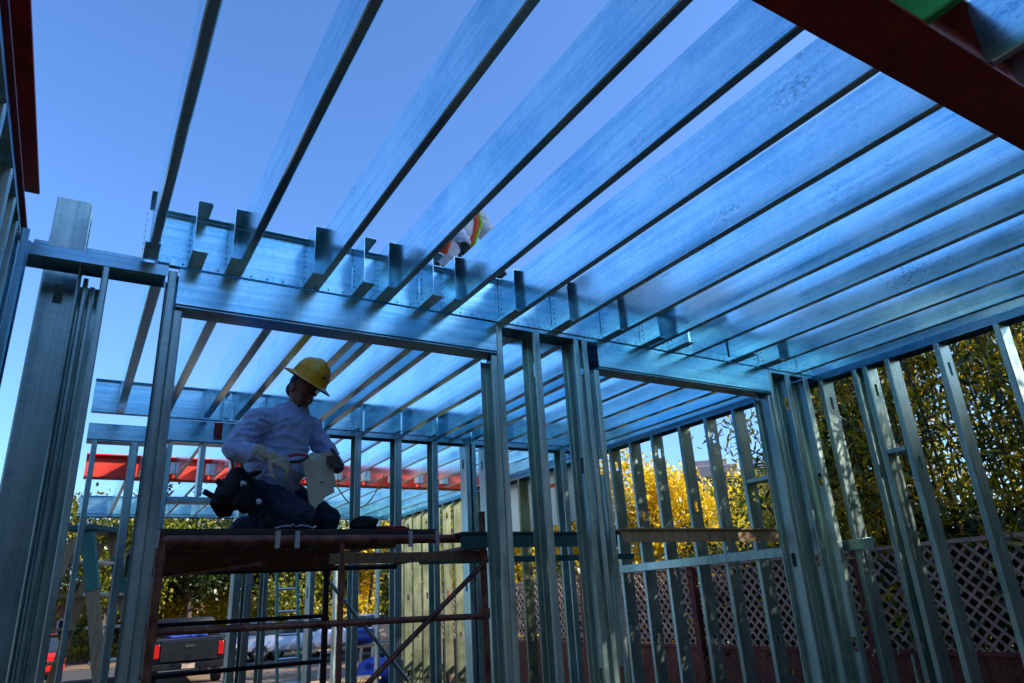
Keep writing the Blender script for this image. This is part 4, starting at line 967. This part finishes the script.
# ---- worker kneeling on the scaffold
def build_worker():
    B = (1.10, 4.80, 0.472); per = empty('person', B, 0, 'man in yellow hard hat and pale blue shirt kneeling on the scaffold', 'person')
    o = lambda p: V(p)-V(B)
    J = dict(pel=(1.08,4.86,.80), bel=(1.10,4.80,.96), che=(1.13,4.78,1.18), nek=(1.19,4.75,1.34), shR=(.915,4.66,1.20), elR=(.785,4.60,.985), wrR=(.955,4.44,.930),
             shL=(1.335,4.90,1.24), elL=(1.435,4.80,1.05), wrL=(1.470,4.665,.925), hiR=(.99,4.80,.745), hiL=(1.19,4.95,.765), knR=(1.20,4.48,.555), knL=(1.43,4.70,.562), anR=(.93,4.93,.535), anL=(1.13,5.12,.535), toR=(.83,5.05,.500), toL=(1.03,5.24,.500))
    J = {k: o(v) for k, v in J.items()}
    hc = o((1.215,4.685,1.450)); hf, hu = (.48,-.68,-.66), (.33,-.38,.82)
    b = MB(); P, R3, f, r, u = head(b, hc, hf, hu, 1.06)
    cone_cap(b, J['nek']-V((.01,-.01,.05)), hc-V((.0,-.02,.05)), .062, .055)
    cone_cap(b, J['pel'], J['bel'], .145, .14); cone_cap(b, J['bel'], J['che'], .14, .15); cone_cap(b, J['che'], J['nek'], .13, .07)
    for s in 'RL':
        cone_cap(b, J['che']+V((0,0,.08)), J['sh'+s], .08, .06); cone_cap(b, J['sh'+s], J['el'+s], .050, .040); cone_cap(b, J['el'+s], J['wr'+s], .040, .028)
        cone_cap(b, J['pel'], J['hi'+s], .12, .10); cone_cap(b, J['hi'+s], J['kn'+s], .085, .058); cone_cap(b, J['kn'+s], J['an'+s], .055, .038); cone_cap(b, J['an'+s], J['to'+s], .036, .028)
    fuse(b, 'body', 'skin', .006, per, 3)
    eyes(per, P, R3)
    # goatee, hair
    m = MB(); ell(m, P(0,.066,-.100), (.030,.022,.022), R3); cone_cap(m, P(-.024,.088,-.055), P(.024,.088,-.055), .006, .006); cone_cap(m, P(-.027,.084,-.057), P(-.022,.074,-.095), .006,.008); cone_cap(m, P(.027,.084,-.057), P(.022,.074,-.095), .006,.008)
    m.build('beard','hair',per,smooth=True)
    m = MB(); ell(m, P(0,-.030,.030), (.084,.092,.088), R3); ell(m, P(0,-.055,-.03), (.070,.055,.060), R3)
    fuse(m, 'hair', 'hair', .006, per, 2)
    # shirt
    m = MB()
    cone_cap(m, J['pel']+V((.0,-.01,.02)), J['bel'], .178, .194); cone_cap(m, J['bel'], J['che'], .194, .184); cone_cap(m, J['che'], J['nek']-V((0,0,.035)), .150, .092)
    cone_cap(m, J['bel']+V((.03,-.04,-.01)), J['che']+V((.02,-.03,-.03)), .165, .15)
    for s in 'RL':
        cone_cap(m, J['che']+V((0,0,.05)), J['sh'+s]-V((0,0,.005)), .125, .080); cone_cap(m, J['sh'+s], J['el'+s], .082, .070); cone_cap(m, J['el'+s], J['wr'+s], .070, .044)
    for t_, rr in ((.2,.088),(.38,.078),(.55,.082),(.75,.074)): # bunched cloth rings on the sleeve
        p = J['shR'].lerp(J['elR'], t_); ell(m, p, (rr+.012,rr+.010,.030))
    cone_cap(m, J['nek']-V((0,0,.03)), J['nek']+V((.004,-.006,.0)), .076, .070)
    fuse(m, 'shirt', 'shirt', .008, per, 4, .017, 8.0, 3)
    # trousers
    m = MB(); cone_cap(m, J['pel']+V((0,0,.02)), J['pel']-V((0,0,.02)), .166, .165)
    for s in 'RL':
        cone_cap(m, J['pel']-V((0,0,.01)), J['hi'+s], .145, .130); cone_cap(m, J['hi'+s], J['kn'+s]+V((0,0,.018)), .122, .082); cone_cap(m, J['kn'+s]+V((0,0,.015)), J['an'+s]+V((0,0,.02)), .078, .062)
    fuse(m, 'trousers', 'jeans', .009, per, 4, .014, 9.0, 9)
    for s in 'RL':
        m = MB(); cone_cap(m, J['an'+s]+V((0,0,.005)), J['to'+s]+V((0,0,.012)), .050, .036); ell(m, J['an'+s], (.05,.05,.055)); fuse(m, 'boot', 'black', .008, per, 2)
    # gloves
    m = MB(); dR = V((.085,-.05,-.045)).normalized(); hand(m, J['wrR']+dR*.01, dR, (.30,.55,-.75), (.55,.62,.68,.75), side=-1, s=1.12); cone_cap(m, J['wrR']-dR*.055, J['wrR']+dR*.035, .050, .040)
    fuse(m, 'glove', 'glove', .0042, per, 2, .004, 26)
    m = MB(); dL = V((-.25,-.96,.05)).normalized(); w_ = o((1.462,4.635,.925)); hand(m, w_, dL, (-1.0,.2,.0), (.85,.85,.85,.85), side=-1, s=1.08); cone_cap(m, J['wrL'], w_, .046, .040)
    fuse(m, 'glove', 'glove_dark', .0042, per, 2, .003, 26)
    # hat
    hard_hat(per, P(0,-.005,.060), V(hf)+V((0,0,.10)), V(hu)+V((.13,0,0)), 'hat', 1.07)
    # belt with pouches
    m = MB(); pts = []
    for i in range(25):
        a = 2*PI*i/24; pts.append(J['pel']+V((math.cos(a)*.187, math.sin(a)*.187, .075+.02*math.cos(a+.6))))
    m.tube(pts, .020, 8); belt = m.build('tool_belt','black_cloth',per,smooth=True)
    def pouch(c, w, d, h, rz, mat='black_cloth'):
        q = MB().box(-w/2,w/2,-d/2,d/2,-h,0,.022); M4 = Matrix.Translation(o(c)) @ Matrix.Rotation(rz,4,'Z') @ Matrix.Rotation(.55,4,'Y'); q.v = [tuple(M4@V(v)) for v in q.v]
        return q.build('pouch', mat, belt, smooth=True)
    pouch((.865,4.66,.85), .165, .10, .23, .7); pouch((.815,4.76,.80), .15, .10, .21, .9); pouch((.90,4.585,.745), .12, .07, .15, .6)
    m = MB(); m.bar(o((.74,4.72,.70)), o((.645,4.68,.66+.08)), .022, .03); m.bar(o((.70,4.60,.80)), o((.80,4.62,.70)), .02, .03); m.build('tool_handles','black',belt)
    m = MB(); ell(m, o((.845,4.575,.775)), (.030,.006,.022)); m.build('tape_badge','lens',belt,smooth=True)
    m = MB(); ell(m, o((.945,4.540,.665)), (.018,.005,.018)); m.build('buckle','lens',belt,smooth=True)
    m = MB(); m.tube([o((.84,4.60,.88)), o((.825,4.57,.97))], .010, 8); m.tube([o((.80,4.63,.87)), o((.775,4.60,.93))], .009, 8); m.build('screwdriver_handles','orange_plastic',belt,smooth=True)
build_worker()
# held board
bd = MB().prism([(1.205,.955),(1.30,.985),(1.395,1.008),(1.405,.93),(1.415,.86),(1.432,.80),(1.418,.765),(1.425,.735),(1.385,.715),(1.36,.70),(1.345,.672),(1.318,.655),(1.30,.625),(1.288,.640),(1.275,.618),(1.262,.66),(1.245,.75),(1.222,.86)], 'xz', 4.553, 4.566).build('board_offcut', 'board')
tag(bd, 'ragged pale cream board piece held upright in the kneeling man gloved hand', 'board piece')
tk = MB().box(1.318,1.350,4.5510,4.5525,.795,.802); tk.build('scratch', 'black', bd)
# snips
sn = empty('tin_snips', (1.075,4.36,.90), 0, 'red handled tin snips in the kneeling man glove, pointing at the board', 'snips')
for k in (-1,1):
    MB().tube([(0,0,k*.018),(.05,.0,k*.024),(.11,.01,k*.012),(.135,.01,0)], [.009,.009,.008,.006], 8).build('handle','tool_red' if k>0 else 'black',sn,smooth=True)
    MB().prism([(.13,k*.002),(.15,k*.022),(.20,k*.016),(.225,k*.004),(.20,k*.001)], 'xz', .004+.004*k, .009+.004*k).build('blade','steel',sn)
sn.rotation_euler = (0, -.22, .25)
# bag and gloves on the deck
bgm = lump('tool_bag', (1.585,4.42,.471), (.085,.06,.045), 'black_cloth', 'small black bag on the scaffold deck right of the worker', 'bag', 6)
lump('rag', (1.76,4.42,.471), (.11,.06,.018), 'tool_red', 'dark red rag beside the black bag on the scaffold deck', 'rag', 8)
m = MB(); m.tube([(1.0+.22*t+.03*math.sin(9*t), 4.26+.05*math.cos(7*t), .478+.012*abs(math.sin(11*t))) for t in [i/24 for i in range(25)]], .006, 6)
tag(m.build('wire_coil','alu',smooth=True), 'thin pale wire lying on the deck in front of the worker knees', 'wire')

# ---- second worker above the joists
def build_second():
    B = (2.22,4.05,H+.298); per = empty('person', B, 0, 'worker in white shirt and orange vest crouching above the joists, mostly hidden', 'person')
    o = lambda p: V(p)-V(B)
    J = dict(pel=(2.03,4.18,2.30), bel=(2.06,4.14,2.38), che=(2.12,4.06,2.62), nek=(2.17,4.00,2.80), shR=(2.02,3.95,2.70), elR=(1.96,3.84,2.48), wrR=(2.04,3.78,2.30),
             shL=(2.31,4.08,2.77), elL=(2.42,4.02,2.52), wrL=(2.36,3.93,2.30), hiR=(1.94,4.16,2.16), hiL=(2.10,4.24,2.16), knR=(2.03,3.80,2.03), knL=(2.33,4.02,2.03), anR=(2.0,4.28,2.0), anL=(2.2,4.40,2.0), toR=(2.0,4.42,1.97), toL=(2.18,4.54,1.97))
    J = {k: o(v) for k, v in J.items()}
    hc = o((2.235,3.93,2.925)); b = MB(); P, R3, f, r, u = head(b, hc, (.2,-.9,-.35), (0,-.2,.95))
    cone_cap(b, J['nek'], hc-V((0,0,.06)), .06, .055); cone_cap(b, J['pel'], J['bel'], .13, .13); cone_cap(b, J['bel'], J['che'], .13, .13); cone_cap(b, J['che'], J['nek'], .11, .06)
    for s in 'RL':
        cone_cap(b, J['che']+V((0,0,.08)), J['sh'+s], .08, .055); cone_cap(b, J['sh'+s], J['el'+s], .046, .038); cone_cap(b, J['el'+s], J['wr'+s], .038, .028)
        cone_cap(b, J['pel'], J['hi'+s], .11, .09); cone_cap(b, J['hi'+s], J['kn'+s], .08, .055); cone_cap(b, J['kn'+s], J['an'+s], .052, .036); cone_cap(b, J['an'+s], J['to'+s], .036, .028)
    fuse(b, 'body', 'skin', .008, per, 3); eyes(per, P, R3)
    m = MB(); ell(m, P(0,-.030,.030), (.084,.092,.088), R3); fuse(m,'hair','hair',.008,per,2)
    m = MB(); cone_cap(m, J['pel'], J['bel'], .155, .15); cone_cap(m, J['bel'], J['che'], .15, .155); cone_cap(m, J['che'], J['nek']-V((0,0,.04)), .14, .075)
    for s in 'RL': cone_cap(m, J['che']+V((0,0,.06)), J['sh'+s], .1, .075); cone_cap(m, J['sh'+s], J['el'+s], .074, .062); cone_cap(m, J['el'+s], J['wr'+s]+V((0,0,.05)), .060, .046)
    fuse(m,'shirt','shirt_white',.010,per,3,.014,9,5)
    m = MB(); cone_cap(m, J['pel']+V((0,-.01,.13)), J['pel']-V((0,0,.03)), .166, .15)
    for s in 'RL': cone_cap(m, J['pel'], J['hi'+s], .13, .115); cone_cap(m, J['hi'+s], J['kn'+s], .11, .075); cone_cap(m, J['kn'+s], J['an'+s], .07, .058)
    fuse(m,'trousers','black_cloth',.010,per,3,.012,9,2)
    for s in 'RL':
        m = MB(); cone_cap(m, J['an'+s], J['to'+s]+V((0,0,.01)), .045, .036); fuse(m,'boot','black',.009,per,2)
        m = MB(); dd = V((.03,-.05,-.10)); hand(m, J['wr'+s], dd, (0,-.3,-.6) if False else (0,.9,-.2), (.5,.55,.6,.65), side=1 if s=='L' else -1, s=1.05); cone_cap(m, J['wr'+s]+V((0,0,.05)), J['wr'+s]-V((0,0,.02)), .042, .034); fuse(m,'glove','black_cloth',.005,per,2)
    # vest: orange panels with lime stripes following the torso
    for (nm, mat, dx, r0) in (('vest_panel','orange',-.075,.045),('vest_panel','orange',.10,.022),('vest_stripe','lime',.125,.012),('vest_stripe','lime',-.075,.030)):
        m = MB(); k = .128 if nm=='vest_panel' else .142
        a = [J['pel']+V((dx,-k-.0,.06)), J['bel']+V((dx*1.1,-k,.0)), J['che']+V((dx*1.1,-k,.0)), J['che']+V((dx*1.1,-k*.75,.12)), J['nek']+V((dx*.9,-.02,-.01))]
        m.tube(a, r0, 8); m.build(nm, mat, per, smooth=True)
    hard_hat(per, P(0,-.005,.062), (.2,-.9,-.2), (0,-.15,.95), 'hat_white', logo=False)
build_second()

# ================================================================== CAMERA, LIGHT, SKY
f_px, yaw, pitch, roll = 698.475, 0.561426612, 0.356190072, -0.059131
F = V((math.sin(yaw)*math.cos(pitch), math.cos(yaw)*math.cos(pitch), math.sin(pitch)))
r0 = V((math.cos(yaw), -math.sin(yaw), 0)); u0 = r0.cross(F)
RR = math.cos(roll)*r0 + math.sin(roll)*u0; UU = -math.sin(roll)*r0 + math.cos(roll)*u0
cam = bpy.data.cameras.new('camera'); cam.sensor_width = 36; cam.lens = f_px/1024*36; cam.clip_end = 2000; cam.clip_start = 0.02
co = bpy.data.objects.new('camera', cam); COL.objects.link(co)
co.matrix_world = Matrix((RR, UU, -F)).transposed().to_4x4(); SC.camera = co

EL = math.radians(29); AZ = math.radians(128)     # azimuth clockwise from +Y
sd = V((math.sin(AZ)*math.cos(EL), math.cos(AZ)*math.cos(EL), math.sin(EL)))
sun = bpy.data.lights.new('sun', 'SUN'); sun.energy = 5.0; sun.angle = math.radians(.5); sun.color = (1, .90, .76)
so = bpy.data.objects.new('sun', sun); COL.objects.link(so); so.rotation_euler = (-sd).to_track_quat('-Z', 'Y').to_euler()
w = bpy.data.worlds.new('World'); SC.world = w; w.use_nodes = True; nt = w.node_tree
bg = nt.nodes['Background']; sky = nt.nodes.new('ShaderNodeTexSky'); sky.sky_type = 'NISHITA'; sky.sun_disc = False
sky.sun_elevation = EL; sky.sun_rotation = AZ; sky.air_density = 1.0; sky.dust_density = 1.3; sky.ozone_density = 3.0
tint = N(nt, 'ShaderNodeMix', data_type='RGBA', blend_type='MULTIPLY'); tint.inputs[0].default_value = 1; tint.inputs[7].default_value = (0.61, 0.86, 1.19, 1)
nt.links.new(sky.outputs[0], tint.inputs[6]); nt.links.new(tint.outputs[2], bg.inputs[0]); bg.inputs[1].default_value = 0.15
vs = SC.view_settings; vs.view_transform = 'Standard'; vs.look = 'None'; vs.gamma = 1; vs.exposure = 0.95; vs.use_curve_mapping = False
cy = SC.cycles; cy.max_bounces = 8; cy.diffuse_bounces = 4; cy.glossy_bounces = 5; cy.caustics_reflective = True
